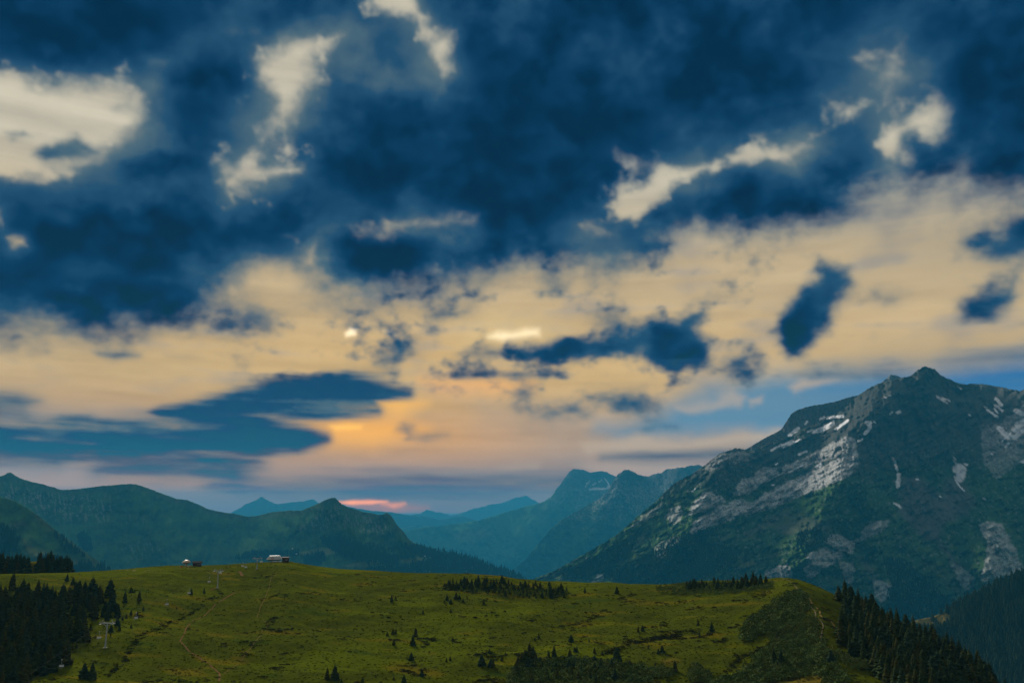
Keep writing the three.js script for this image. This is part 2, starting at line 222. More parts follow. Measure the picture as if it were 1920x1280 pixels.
const AIR_DENSITY = 0.00003, AIR_TOP = 1500, AIR_GLOW = [0.022, 0.16, 0.26];
function skyAt(az, el) {
  const e = Math.max(0, el), near = Math.exp(-Math.pow((az + 4) / 24, 2));
  // the bright high overcast behind everything: a function of height, a little warmer towards the sunset
  let c = mix3(LOWBLUE, PINK, smoothstep(e, 0.2, 2.2) * (0.55 + 0.45 * smoothstep(-az, -8, 14)));
  c = mix3(c, mix3(S(150, 144, 138), PEACH, 0.35 + 0.65 * near * smoothstep(-az, -8, 6)), smoothstep(e, 1.8, 5.2));
  c = mix3(c, mix3(CREAM, WARM, 0.35 + 0.6 * near), smoothstep(e, 4.8, 9));
  c = mix3(c, CREAM, smoothstep(e, 10, 15) * 0.7);
  c = mix3(c, CREAM_HI, smoothstep(e, 15, 23));
  const inFrame = (1 - smoothstep(Math.abs(az), 34, 46)) * (1 - smoothstep(el, 38, 47));
  // noise coordinates: drawn on the sphere, flattened low down
  const X = Math.sin(az * D) * 57, Z = Math.cos(az * D) * 57, ev = e + 5 * Math.log(1 + e / 2.2);
  const wl = fbm(X * 0.15, ev * 0.15, Z * 0.15, 4, 0.5), wl2 = fbm(X * 0.15 + 40, ev * 0.15 + 17, Z * 0.15, 4, 0.5);
  const wf = fbm(X * 0.6 + 9, ev * 0.55, Z * 0.6, 3, 0.55), wf2 = fbm(X * 0.6 + 60, ev * 0.55 + 31, Z * 0.6, 3, 0.55);
  const streak = fbm(X * 0.07 + 3, e * 0.8 + X * 0.012, Z * 0.07 + 8, 6, 0.58), billow = fbm(X * 0.2 + 21, ev * 0.22 + 4, Z * 0.2, 6, 0.56);
  const wz = fbm(X * 1.0 + 5, ev * 0.9 + 8, Z * 1.0, 3, 0.55);
  const k = 1 + 0.36 * streak + 0.05 * wf; c = mix3(c, S(150, 144, 138), 0.6 * smoothstep(wl + 0.6 * streak, 0.0, 0.42) * smoothstep(e, 5, 8)); c = [c[0] * k, c[1] * k, c[2] * (k * 0.9 + 0.1)];
  if (inFrame < 1) {
    const y = Math.sin(Math.max(e, 0.5) * D) + 0.13, px = Math.sin(az * D) * Math.cos(e * D) / y * 1.5, pz = -Math.cos(az * D) * Math.cos(e * D) / y * 1.5;
    const q = fbm(px + 31, 7.7, pz + 12, 7, 0.55);
    var outer = smoothstep(q + 0.06 + 0.10 * smoothstep(e, 6, 16) - 0.30 * (1 - smoothstep(e, 3, 12)), -0.14, 0.3);
    outer = Math.max(outer, 0.7 * smoothstep(streak, 0.12, 0.42) * (1 - smoothstep(e, 8, 14)));
    outer *= 0.95;
  } else outer = 0;
  // a cloud thickens from a little outside its outline to some way inside it; billows push that rim in and out
  const cover = (list, h) => {
    let keep = 1;
    for (const o of list) {
      if (az < o.b[0] || az > o.b[1] || el < o.b[2] || el > o.b[3]) continue;
      const ax = h.smooth ? streak * 1.6 : wl * h.far + wf * h.near, ay = h.smooth ? streak * 0.35 : (wl2 * h.far + wf2 * h.near) * 0.8;
      const sd = sdPoly(o.p, az + ax * o.n, el + ay * o.n) + (h.smooth ? streak * 1.9 * o.f : (billow * 1.5 + wf * 0.3) * h.eat * Math.min(1.1, o.f + 0.25) * o.n) + (h.push ?? 0) * Math.min(1, o.f);
      keep *= 1 - Math.min(1, o.w * (h.lift ?? 1)) * Math.pow(smoothstep(sd, -h.out * o.f, (o.g ?? h.inn) * o.f), h.pow ?? 1);
    }
    return 1 - keep;
  };
  let dark = 0, pale = 0, thick = 0, halo = 0, sheet = 0;
  if (inFrame > 0) {
    const op = cover(openings, { far: 1.2, near: 0.5, eat: 0.6, out: 1.2, inn: 1.2 }) * inFrame;
    c = mix3(c, mix3(mix3(S(92, 134, 162), BLUE, smoothstep(az, 16, 32)), S(112, 140, 160), smoothstep(3.4 - el, -1.5, 3.2) * 0.6 + 0.5 * clamp(streak + 0.25, 0, 1)), op);
    c = mix3(c, mix3(S(188, 168, 146), S(170, 155, 146), smoothstep(6 - el, 0, 5)), cover(creamTops, { far: 0.8, near: 0.8, eat: 0.7, out: 1, inn: 1 }) * inFrame);
    for (const g of glows) {
      if (az < g.b[0] || az > g.b[1] || el < g.b[2] || el > g.b[3]) continue;
      c = mix3(c, g[3], clamp(g[2] * smoothstep(sdPoly(g[0], az + wf * 0.35, el + wf2 * 0.12), -g[1], g[1]), 0, 1) * inFrame);
    }
    dark = cover(deck, { far: 1.0, near: 0.45, eat: 1, out: 1.3, inn: 2.2, lift: 1.0, push: 0.75 });
    dark *= 1 - cover(gaps, { push: -0.45, far: 0.7, near: 0.45, eat: 1.15, out: 4, inn: 1.3, lift: 1.18, pow: 2.4 });
    halo = cover(gaps, { far: 1.2, near: 0.8, eat: 1.2, out: 5, inn: 0.5, pow: 1.2 });
    dark *= 1 - 0.6 * halo * smoothstep(billow + 0.7 * wf + 0.45 * wz, 0.0, 0.55);   // torn, thinner cloud round every gap
    const small = cover(inner, { push: 0.3, far: 0.7, near: 0.5, eat: 0.9, out: 0.9, inn: 1.6 }), lens = cover(bands, { smooth: 1, push: 0.4, out: 1.7, inn: 1.9, lift: 1.12 });
    thick = cover(heavy, { far: 1.4, near: 1, eat: 0.8, out: 1, inn: 1 });
    const wisp = 0.42 * smoothstep(0.9 * billow + 0.25 * wz + 0.5 * wf + 0.5 * streak, -0.05, 0.55) * smoothstep(e, 6, 8.5) * (1 - smoothstep(e, 15, 20)) * (1 - 0.75 * smoothstep(Math.abs(az - 1), 10, 26));
    dark = 1 - (1 - dark) * (1 - small) * (1 - wisp);
    dark = clamp(dark + 0.7 * wz * dark * (1 - dark), 0, 1);   // rims break up into shreds
    dark = 1 - (1 - dark) * (1 - lens);
    sheet = lens;
    pale = cover(paler, { far: 1.8, near: 1.1, eat: 0.8, out: 1, inn: 1 });
  }
  dark = lerp(outer, dark, inFrame);
  // optical depth -> colour: wisps grey, bodies blue, the thick bases navy
  let t = clamp(dark * (0.78 + 0.75 * billow + 0.45 * wl + 0.14 * wf + 0.3 * thick) - (pale * 0.5 + 0.3 * halo) * dark + sheet * (1.3 * streak - 0.05), 0.22 * dark, 1);
  const thin = mix3(GREY, S(146, 130, 106), near * (1 - smoothstep(e, 12, 18)));
  const ramp = [[0, thin], [0.22, SLATE], [0.48, MID], [0.74, DEEP], [1, NAVY]];
  let body = NAVY; for (let i = 1; i < 5; i++) if (t <= ramp[i][0]) { body = mix3(ramp[i - 1][1], ramp[i][1], (t - ramp[i - 1][0]) / (ramp[i][0] - ramp[i - 1][0])); break; }
  const low = 1 - smoothstep(e, 1, 9);
  const seen = mix3(c, mix3(body, S(16, 62, 108), low * 0.3), smoothstep(dark, 0.0, 0.72));
  // what stands behind the haze: its blue is brought back by the air itself
  const T = Math.exp(-AIR_DENSITY * Math.min(52000, AIR_TOP / Math.sin(Math.max(e, 0.3) * D)));
  return seen.map((v, i) => Math.max(v * 0.12, (v - (1 - T) * AIR_GLOW[i]) / T));
}
{
  const W = 4096, H = 2048, data = new Float32Array(W * H * 4), half = H / 2, k = 1 / EXPOSURE;
  const put4 = (i, c) => { data[i] = c[0] * k; data[i + 1] = c[1] * k; data[i + 2] = c[2] * k; data[i + 3] = 1; };
  const dirAz = (col) => { const a = ((col + 0.5) / W - 0.5) * 2 * Math.PI; return Math.atan2(Math.cos(a), -Math.sin(a)) / D; };
  const fine = (col, row) => Math.abs(dirAz(col)) < 48 && (row + 0.5 - half) / H * 180 < 50;
  for (let r0 = half; r0 < H; r0 += 4) for (let c0 = 0; c0 < W; c0 += 4) {
    if (fine(c0, r0)) { for (let r = r0; r < r0 + 4; r++) for (let c = c0; c < c0 + 4; c++) put4((r * W + c) * 4, skyAt(dirAz(c), (r + 0.5 - half) / H * 180)); continue; }
    const v = skyAt(dirAz(c0 + 1.5), (r0 + 2 - half) / H * 180);   // the far side of the sky, where nothing looks, is kept coarser
    for (let r = r0; r < r0 + 4; r++) for (let c = c0; c < c0 + 4; c++) put4((r * W + c) * 4, v);
  }
  for (let r = 0; r < half; r++) for (let c = 0; c < W; c++) put4((r * W + c) * 4, LOWBLUE);
  const sky = new THREE.DataTexture(data, W, H, THREE.RGBAFormat, THREE.FloatType);
  sky.mapping = THREE.EquirectangularReflectionMapping;
  sky.magFilter = THREE.LinearFilter;
  sky.needsUpdate = true;
  scene.background = sky;
  scene.environment = sky;
}
console.log('sky done');


// ---------------------------------------------------------------- terrain machinery
// A stretch of land surveyed from the summit: its skyline (bearing, elevation), how far its crest and its foot lie,
// spurs that stand out of it, and relief noise in metres. The back of every crest falls away again.
const groundMat = new THREE.MeshPhysicalMaterial({ color: 0xffffff, vertexColors: true, roughness: 1, specularIntensity: 0 });
groundMat.name = 'ground';
function makeLand(o) {
  const pow = o.pow ?? 1;
  const topEl = (az) => table(o.top, az) + (o.jag ? o.jag * fbm(az * o.jagFreq, 3.3, o.seed ?? 0, 4, 0.6) : 0);
  const botEl = (az) => (o.hug ? Math.min(o.bottom, table(o.top, az) - o.hug) : o.bottom), K = o.far ?? 1;
  const radius = (az, s) => {
    const a = table(o.rBot, az), b = table(o.rTop, az);
    if (s < 0) return a * Math.exp(s * (o.fall ?? 0.5));
    return a + (b - a) * (1 - Math.pow(1 - Math.min(s, 1), pow));
  };
  const point = (az, el) => {
    const te = topEl(az), be = botEl(az), s = Math.min(1, (el - be) / (te - be));
    let r = radius(az, s);
    for (const sp of o.spurs ?? []) { const d = sdLine(sp.p, az, el) / sp.w; if (d < 3) r -= sp.a * Math.exp(-d * d); }
    if (o.disp) r += o.disp(az, el, s);
    const p = at(az, el, r * K);
    if (o.lift) p[1] += o.lift(p[0], p[2], az, el, s);
    return p;
  };
  return { topEl, botEl, radius, point, o };
}
function buildLand(land, name, label) {
  const { o, topEl, botEl, point } = land, na = o.na, ns = o.ns, back = 6, rows = ns + 1 + back + 1;
  const pos = new Float32Array((na + 1) * rows * 3), col = new Float32Array((na + 1) * rows * 3), azs = [], els = new Float32Array((na + 1) * rows), idx = [];
  const s0 = o.sMin ?? 0;
  for (let i = 0; i <= na; i++) {
    const az = lerp(o.az[0], o.az[1], i / na), te = topEl(az);
    azs.push(az);
    const be = botEl(az);
    for (let j = 0; j < rows; j++) {
      let p, el = te;
      if (j === 0) { p = point(az, lerp(be, te, s0)); el = be; if (!o.noSkirt) { const k = 0.9; p = [p[0] * k, Math.min(p[1] - 60, o.floor ?? -3010), p[2] * k]; } else p = [p[0] * 0.98, p[1] - 4, p[2] * 0.98]; }
      else if (j <= ns + 1) { let f = (j - 1) / ns; f = 1 - Math.pow(1 - f, o.crowd ?? 1); el = lerp(be, te, lerp(s0, 1, f)); p = point(az, el); }
      else { const q = point(az, te), h = Math.hypot(q[0], q[2]), k = j - ns - 1, dr = (o.backStep ?? 0.03) * h * k * (0.35 + 0.2 * k); p = [q[0] * (1 + dr / h), q[1] - dr * (o.backSlope ?? 0.55) * (k / (k + 1)) - (Math.sin(-te * D) > 0 ? Math.sin(-te * D) * dr : 0), q[2] * (1 + dr / h)]; }
      const n = i * rows + j;
      pos.set(p, n * 3); els[n] = el;
      if (i < na && j < rows - 1) idx.push(n, n + rows, n + 1, n + 1, n + rows, n + rows + 1);
    }
  }
  const g = new THREE.BufferGeometry();
  g.setAttribute('position', new THREE.BufferAttribute(pos, 3));
  g.setIndex(idx);
  g.computeVertexNormals();
  const nor = g.attributes.normal.array;
  for (let i = 0; i <= na; i++) for (let j = 0; j < rows; j++) {
    const n = i * rows + j, c = o.color(azs[i], els[n], pos[n * 3], pos[n * 3 + 1], pos[n * 3 + 2], Math.abs(nor[n * 3 + 1]));
    col.set(c, n * 3);
  }
  g.setAttribute('color', new THREE.BufferAttribute(col, 3));
  const m = put(new THREE.Mesh(g, groundMat), name);
  tag(m, label, null, null, 'structure');
  land.mesh = m;
  return land;
}
const inside = (poly, az, el, soft = 0.15) => smoothstep(sdPoly(poly, az, el), -soft, soft);


// ---------------------------------------------------------------- the land
// materials of the ground, as base colours
const GRASS = [0.055, 0.125, 0.036], GRASS_PALE = [0.13, 0.145, 0.04], GRASS_DARK = [0.026, 0.06, 0.026], WOOD = [0.012, 0.028, 0.018];
const ROCK = [0.27, 0.27, 0.27], ROCK_DARK = [0.066, 0.074, 0.074], ROCK_BROWN = [0.105, 0.098, 0.09], SCREE = [0.16, 0.145, 0.14], SNOW = [0.88, 0.89, 0.92];

// valley floor, one sheet out to the far ranges
{
  const g = new THREE.CircleGeometry(52000, 96); g.rotateX(-Math.PI / 2);
  const m = put(new THREE.Mesh(g, new THREE.MeshPhysicalMaterial({ color: new THREE.Color(0.05, 0.075, 0.03), roughness: 1, specularIntensity: 0 })), 'valley_floor');
  m.position.y = -3000;
  tag(m, 'green valley floor far below the ridges', null, null, 'structure');
}
const farRock = (a, b) => (az, el, x, y, z, ny) => mix3(a, b, clamp(0.5 + 1.2 * fbm(x / 420, y / 300, z / 420, 4), 0, 1));

// far blue ranges
buildLand(makeLand({ az: [-28, -8], na: 200, ns: 40, top: [[-26.29,-1.17], [-19.54,-0.42], [-17.99,-0.00], [-17.06,0.53], [-16.50,0.79], [-16.12,1.00], [-15.62,0.73], [-15.05,0.57], [-14.73,0.63], [-13.81,0.74], [-12.88,0.87], [-12.53,0.61], [-12.07,0.88], [-11.64,0.91], [-10.77,0.41], [-8.37,-0.00], [-6.28,-0.44]], jag: 0.12, jagFreq: 2.2, seed: 1, far: 3.1, bottom: -5, rTop: [[-28, 12600], [-8, 12600]], rBot: [[-28, 11300], [-8, 11300]], disp: (a, e) => 130 * ridged(a * 0.9, e * 0.5, 1, 4), color: farRock([0.06, 0.08, 0.05], [0.12, 0.12, 0.11]) }), 'far_mountain', 'small blue pointed mountain far behind the saddle on the left');
buildLand(makeLand({ az: [-12, 8], na: 260, ns: 40, top: [[-12.42,-0.44], [-9.05,-0.00], [-8.02,-0.00], [-6.98,-0.20], [-5.95,-0.00], [-5.60,0.21], [-4.73,0.07], [-4.03,-0.17], [-3.16,0.07], [-2.46,0.31], [-1.93,0.41], [-1.41,0.59], [-0.53,0.69], [0.00,0.93], [0.42,1.04], [0.88,1.14], [1.27,0.93], [1.76,0.69], [3.51,0.07], [6.63,-0.44]], jag: 0.12, jagFreq: 2.5, seed: 2, far: 3.0, bottom: -4, rTop: [[-12, 15800], [8, 15800]], rBot: [[-12, 14300], [8, 14300]], disp: (a, e) => 150 * ridged(a * 1.1, e * 0.5, 2, 4), color: farRock([0.06, 0.08, 0.05], [0.13, 0.13, 0.12]) }), 'far_mountain', 'faint blue rocky range on the horizon at the end of the valley');
buildLand(makeLand({ az: [-13, 3], na: 240, ns: 40, top: [[-13.11,0.07], [-11.11,0.47], [-10.26,0.34], [-9.06,0.14], [-7.85,0.07], [-6.98,-0.10], [-5.60,-0.21], [-4.90,-0.41], [-3.85,-0.27], [-3.29,-0.17], [-2.63,-0.38], [-1.75,-0.55], [0.00,-0.96], [2.09,-1.47]], jag: 0.07, jagFreq: 2.6, seed: 3, far: 2.7, bottom: -5, rTop: [[-13, 13200], [3, 13200]], rBot: [[-13, 11900], [3, 11900]], disp: (a, e) => 130 * ridged(a * 0.9, e * 0.5, 3, 4), color: farRock([0.035, 0.05, 0.035], [0.06, 0.08, 0.045]) }), 'far_hill', 'dark blue rounded far hills behind the pyramid peak');
buildLand(makeLand({ az: [-10, 4], na: 220, ns: 60, top: [[-9.35,-1.28], [-7.65,-1.02], [-6.62,-0.82], [-5.58,-0.79], [-4.54,-0.89], [-3.15,-0.79], [-1.93,-0.51], [-0.70,-0.21], [0.53,0.17], [1.41,0.48], [3.16,0.76], [4.92,0.76]], jag: 0.07, jagFreq: 2.6, seed: 4, far: 2.7, bottom: -6, rTop: [[-10, 12000], [4, 12000]], rBot: [[-10, 10700], [4, 10700]], disp: (a, e) => 130 * ridged(a * 0.9, e * 0.5, 4, 4), color: farRock([0.03, 0.05, 0.03], [0.08, 0.12, 0.04]) }), 'far_hill', 'misty green far slopes below the blue range');

// second range: pointed peak with a snow cirque, its meadow shoulder to the left
const cirqueSnow = [{ p: [[5.14,1.52], [5.63,1.58], [6.26,1.58], [6.40,1.72]], w: 0.075 }, { p: [[4.86,1.66], [4.97,1.93], [5.15,2.07]], w: 0.028 }, { p: [[6.13,2.24], [6.34,1.96], [6.44,1.72]], w: 0.035 }, { p: [[5.71,2.00], [5.92,2.14]], w: 0.03 }, { p: [[5.36,1.86], [5.53,1.93]], w: 0.03 }];
buildLand(makeLand({ az: [-9, 16], na: 380, ns: 170, top: [[-9.00,-1.69], [-7.81,-1.29], [-6.79,-1.09], [-5.58,-0.89], [-4.54,-0.79], [-3.15,-0.62], [-2.10,-0.45], [-1.05,-0.14], [-0.18,0.14], [0.53,0.31], [0.70,0.41], [0.88,0.45], [1.41,0.52], [1.83,0.66], [2.18,0.83], [2.61,1.10], [2.89,1.52], [3.25,1.94], [3.54,2.35], [3.82,2.70], [4.11,2.88], [4.60,2.84], [4.95,2.73], [5.23,2.66], [5.83,2.76], [6.28,2.66], [6.70,2.45], [7.73,1.96], [10.49,2.11], [15.19,1.91]], jag: 0.1, jagFreq: 4, seed: 5, far: 2.3, bottom: -8, rTop: [[-9, 10600], [0, 10800], [3, 11400], [16, 11600]], rBot: [[-9, 9300], [16, 9600]],
  spurs: [{ p: [[4.11,2.84], [2.81,0.76], [1.40,-0.96], [0.00,-2.66]], w: 1.0, a: 420 }, { p: [[-2.10,-0.48], [-3.13,-2.32]], w: 1.2, a: 300 }],
  disp: (a, e) => 210 * ridged(a * 0.55, e * 0.45, 5, 3) + 60 * ridged(a * 2.2, e * 1.2, 6, 4) + 14 * fbm(a * 14, e * 14, 3, 3),
  color: (az, el, x, y, z, ny) => {
    const eh = el - 1.1;
    const n = fbm(az * 1.3, el * 1.8, 9, 4), f = fbm(az * 6, el * 7, 2, 4);
    let c = mix3(GRASS, [0.075, 0.16, 0.05], clamp(0.5 + 1.6 * n, 0, 1));
    c = mix3(c, GRASS_PALE, inside([[-3.84,-1.30], [-1.92,-0.96], [-1.22,-1.30], [-1.22,-1.81], [-2.44,-1.78], [-3.83,-1.64]], az + f * 0.6, el + n * 0.3, 0.3) * 0.8);
    c = mix3(c, WOOD, smoothstep(n + 0.5 * f - 0.25 * (eh + 3), 0.1, 0.35) * 0.7);
    const rocky = clamp(smoothstep(eh + 1.5 * n + 2 * f + 0.25 * (az - 2), -1.2, 1.4), 0, 1);
    c = mix3(c, mix3(ROCK_DARK, ROCK, clamp(0.4 + 1.8 * f, 0, 1)), rocky * clamp(0.75 + f, 0, 1));
    c = mix3(c, ROCK_DARK, smoothstep(eh, 0.3, 1.0) * 0.75);
    for (const s of cirqueSnow) c = mix3(c, SNOW, 1 - smoothstep(sdLine(s.p, az + f * 0.06, el + n * 0.03), s.w * 0.7, s.w * 1.3));
    return c;
  } }), 'mountain', 'hazy pointed mountain with a small snow cirque and a green shoulder');
buildLand(makeLand({ az: [0, 17], na: 360, ns: 180, top: [[0.00,-3.66], [0.87,-2.93], [1.74,-1.91], [2.45,-1.10], [3.22,-0.45], [4.03,-0.00], [4.91,0.48], [5.69,0.89], [6.18,1.27], [6.54,1.79], [6.80,2.27], [7.05,2.55], [7.40,2.79], [7.75,2.79], [8.06,2.65], [8.30,2.51], [8.64,2.44], [8.99,2.36], [9.34,2.50], [9.82,2.60], [10.11,2.80], [10.45,2.84], [10.86,2.90], [11.28,2.93], [11.76,3.06], [12.30,3.09], [12.90,2.78], [15.20,2.07], [18.37,1.05]], jag: 0.13, jagFreq: 5, seed: 7, far: 1.9, bottom: -8, rTop: [[0, 8900], [3, 9100], [7, 9900], [17, 9800]], rBot: [[0, 8300], [17, 8000]],
  spurs: [{ p: [[7.47,2.75], [5.95,0.07], [4.52,-2.31], [3.11,-3.99]], w: 0.7, a: 330 }, { p: [[11.55,3.00], [9.40,0.07], [7.62,-2.30]], w: 0.9, a: 330 }],
  disp: (a, e) => 170 * ridged(a * 0.8, e * 0.5, 7, 3) + 70 * ridged((a + e * 0.7) * 1.8, (e - a * 0.5) * 1.4, 8, 4) + 16 * fbm(a * 13, e * 13, 3, 3),
  color: (az, el, x, y, z, ny) => {
    const eh = el - 1.1;
    const n = fbm(az * 1.5, el * 2, 19, 4), f = fbm((az + el * 0.6) * 7, (el - az * 0.6) * 9, 12, 4);
    let c = mix3(GRASS_DARK, GRASS, clamp(0.5 + 1.6 * n, 0, 1));
    c = mix3(c, WOOD, smoothstep(n + 0.3 * f - 0.3 * (eh + 3), 0.0, 0.35) * 0.85);
    c = mix3(c, mix3(ROCK_DARK, ROCK, clamp(0.45 + 1.9 * f, 0, 1)), smoothstep(eh + 2.2 * n + 2.2 * f, -2.2, 0.6) * clamp(0.8 + f, 0, 1));
    return mix3(c, ROCK_DARK, smoothstep(eh + n, 0.4, 1.1) * 0.65);
  } }), 'mountain', 'hazy grey rock mountain with blocky summits beside the great peak');

// the small summit and the plateau behind the great peak
buildLand(makeLand({ az: [22.5, 27], na: 90, ns: 40, top: [[22.86,7.03], [23.70,7.97], [23.96,8.15], [24.18,8.33], [24.43,8.35], [24.66,8.21], [24.91,7.99], [25.60,7.37], [26.71,6.66]], jag: 0.1, jagFreq: 6, seed: 8, far: 1.15, bottom: 2, floor: -400, rTop: [[20, 9300], [30, 9300]], rBot: [[20, 8700], [30, 8700]], disp: (a, e) => 90 * ridged(a * 2, e, 9, 4), color: farRock(ROCK_DARK, [0.16, 0.16, 0.16]) }), 'rock_peak', 'small dark rock peak peering over the shoulder of the great mountain');
const plateauSnow = [{ p: [[20.34,5.85], [20.76,5.93], [21.23,5.95]], w: 0.075 }, { p: [[19.52,5.01], [20.08,5.23], [20.50,5.44], [20.80,5.60]], w: 0.13 }, { p: [[17.53,4.09], [18.59,4.53], [19.52,4.98]], w: 0.045 }, { p: [[18.00,4.85], [18.31,5.11], [18.55,5.27]], w: 0.09 }, { p: [[19.89,5.80], [20.16,5.92]], w: 0.06 }, { p: [[19.01,5.53], [19.12,5.69]], w: 0.05 }, { p: [[19.11,5.06], [19.40,5.15]], w: 0.05 }];
buildLand(makeLand({ az: [14, 24.5], na: 240, ns: 110, top: [[14.29,3.78], [15.30,4.04], [15.98,4.43], [16.66,4.82], [17.17,5.04], [17.54,5.27], [17.90,5.80], [18.18,6.20], [18.56,6.45], [18.98,6.57], [19.38,6.66], [20.18,6.76], [20.98,6.89], [21.62,7.09], [22.35,7.22], [23.19,7.34], [25.01,7.40]], jag: 0.06, jagFreq: 7, seed: 9, far: 1.15, bottom: -1, floor: -600, rTop: [[14, 7600], [24, 8100]], rBot: [[14, 7000], [24, 7100]],
  disp: (a, e) => 60 * ridged(a * 2.2, e * 0.5, 19, 4) + 30 * fbm(a * 5, e * 9, 4, 3) + 8 * fbm(a * 22, e * 12, 3, 2),
  color: (az, el) => {
    const f = fbm(az * 9, el * 3, 30, 4), n = fbm(az * 2, el * 6, 31, 3);
    let c = mix3([0.05, 0.052, 0.05], [0.11, 0.108, 0.1], clamp(0.5 + 1.7 * f, 0, 1));
    c = mix3(c, ROCK_BROWN, smoothstep(5.7 - el + n, -0.4, 0.8) * 0.8);
    for (const s of plateauSnow) c = mix3(c, SNOW, 1 - smoothstep(sdLine(s.p, az + f * 0.07, el + n * 0.05), s.w * 0.9, s.w * 1.4));
    return c;
  } }), 'mountain_plateau', 'dark flat-topped rock plateau with snow strips left of the great peak');

// the great mountain on the right
const cliffs = boxed([
  { p: [[11.51,-1.38], [11.75,-0.54], [12.78,0.07], [13.19,0.40], [14.47,0.87], [15.62,0.76], [16.97,1.66], [18.61,2.30], [19.43,2.69], [20.89,3.38], [21.65,4.09], [21.33,4.75], [21.87,4.54], [22.02,3.29], [21.70,2.65], [21.27,2.23], [20.31,1.79], [19.34,1.37], [18.05,0.89], [16.90,0.40], [15.65,0.07], [14.41,-0.33], [12.74,-0.80]], w: 1 },
  { p: [[11.46,-0.13], [11.79,0.57], [12.40,1.35], [12.90,1.35], [13.56,1.07], [13.81,0.80], [13.13,0.40], [12.44,0.07]], w: 0.95 },
  { p: [[14.35,1.07], [14.52,1.68], [15.04,2.18], [15.60,2.24], [16.23,2.90], [17.04,2.82], [17.24,2.45], [16.17,1.83], [15.32,1.23]], w: 0.9 },
  { p: [[17.27,2.45], [17.60,2.98], [18.68,3.36], [19.90,4.00], [21.36,4.82], [21.59,4.15], [20.74,3.48], [19.13,2.96]], w: 0.8 },
  { p: [[9.97,-0.20], [10.25,0.24], [10.94,0.51], [11.26,0.07], [10.94,-0.47], [10.39,-0.74]], w: 0.75 },
  { p: [[7.66,-0.78], [8.88,0.07], [9.93,0.75], [9.39,-0.10], [8.34,-0.78]], w: 0.55 },
  { p: [[12.56,2.78], [13.27,3.52], [14.29,3.92], [15.29,3.90], [15.93,3.48], [14.59,3.16], [13.23,2.77]], w: 0.6 },
  { p: [[19.68,-1.55], [20.26,-1.13], [21.00,-1.53], [21.40,-1.75], [21.14,-2.42], [20.34,-2.18], [19.75,-1.86]], w: 0.9 },
  { p: [[21.41,-1.72], [21.95,-0.95], [22.43,-0.51], [23.33,-0.41], [23.39,-0.72], [22.90,-1.04], [21.90,-1.59]], w: 0.8 },
  { p: [[18.52,-2.65], [19.58,-2.03], [20.69,-2.39], [20.44,-2.87], [19.49,-3.36], [18.74,-3.98], [18.38,-3.79]], w: 0.85 },
  { p: [[16.13,-3.46], [17.23,-3.08], [17.69,-3.33], [17.56,-3.94], [16.47,-4.09], [15.91,-3.84]], w: 0.8 },
  { p: [[20.44,-2.87], [21.20,-2.95], [21.20,-3.73], [20.97,-4.35], [20.58,-3.90]], w: 0.6 },
  { p: [[22.23,-3.86], [23.04,-4.02], [23.34,-4.28], [23.00,-4.90], [22.66,-5.15], [22.24,-4.93]], w: 0.75 },
  { p: [[28.16,-0.67], [28.83,-0.42], [29.35,-0.60], [29.55,-1.28], [29.80,-1.87], [30.12,-2.88], [30.24,-3.45], [28.98,-3.56], [28.20,-4.17], [27.95,-3.44], [28.41,-2.55], [28.45,-1.59]], w: 0.75 },
  { p: [[26.56,-2.83], [26.96,-2.97], [27.71,-3.69], [27.37,-4.44], [26.75,-3.72]], w: 0.55 },
  { p: [[28.81,4.97], [29.93,5.22], [31.68,6.65], [32.90,5.96], [32.58,2.99], [30.78,3.05], [29.33,1.87], [28.74,2.81]], w: 0.5 },
  { p: [[9.15,-2.12], [10.53,-1.45], [11.03,-1.54], [9.98,-2.62], [9.46,-3.02]], w: 0.45 },
  { p: [[5.10,-4.38], [5.52,-3.91], [5.93,-3.84], [6.00,-4.11], [5.51,-4.57]], w: 0.55 },
], 1.2);
const screes = boxed([
  { p: [[23.96,0.06], [24.26,1.96], [25.16,2.26], [26.34,0.93], [26.77,2.01], [27.47,2.00], [28.08,0.82], [27.65,-0.00], [26.19,-0.71], [26.14,-1.32], [25.91,-1.66], [25.40,-1.64], [24.75,-0.87]], w: 0.85 },
  { p: [[15.19,-1.19], [16.36,-0.43], [17.69,0.23], [17.61,-0.00], [16.35,-0.76], [15.02,-1.36]], w: 0.8 },
  { p: [[13.36,-1.80], [13.77,-1.36], [13.96,-1.46], [13.42,-1.93]], w: 0.6 },
  { p: [[8.14,-1.96], [8.50,-1.29], [8.74,-1.29], [8.45,-1.89]], w: 0.6 },
  { p: [[21.47,-2.47], [22.37,-3.23], [22.32,-3.85], [22.04,-3.71]], w: 0.6 },
  { p: [[26.06,-1.54], [26.24,-1.78], [26.59,-2.53], [26.95,-3.03], [26.83,-3.15], [26.33,-2.32], [26.02,-1.72]], w: 1 },
  { p: [[16.67,-0.76], [18.29,-0.33], [20.16,-0.42], [20.12,-0.97], [18.54,-1.33], [17.28,-1.24]], w: 0.45 },
], 1.2);
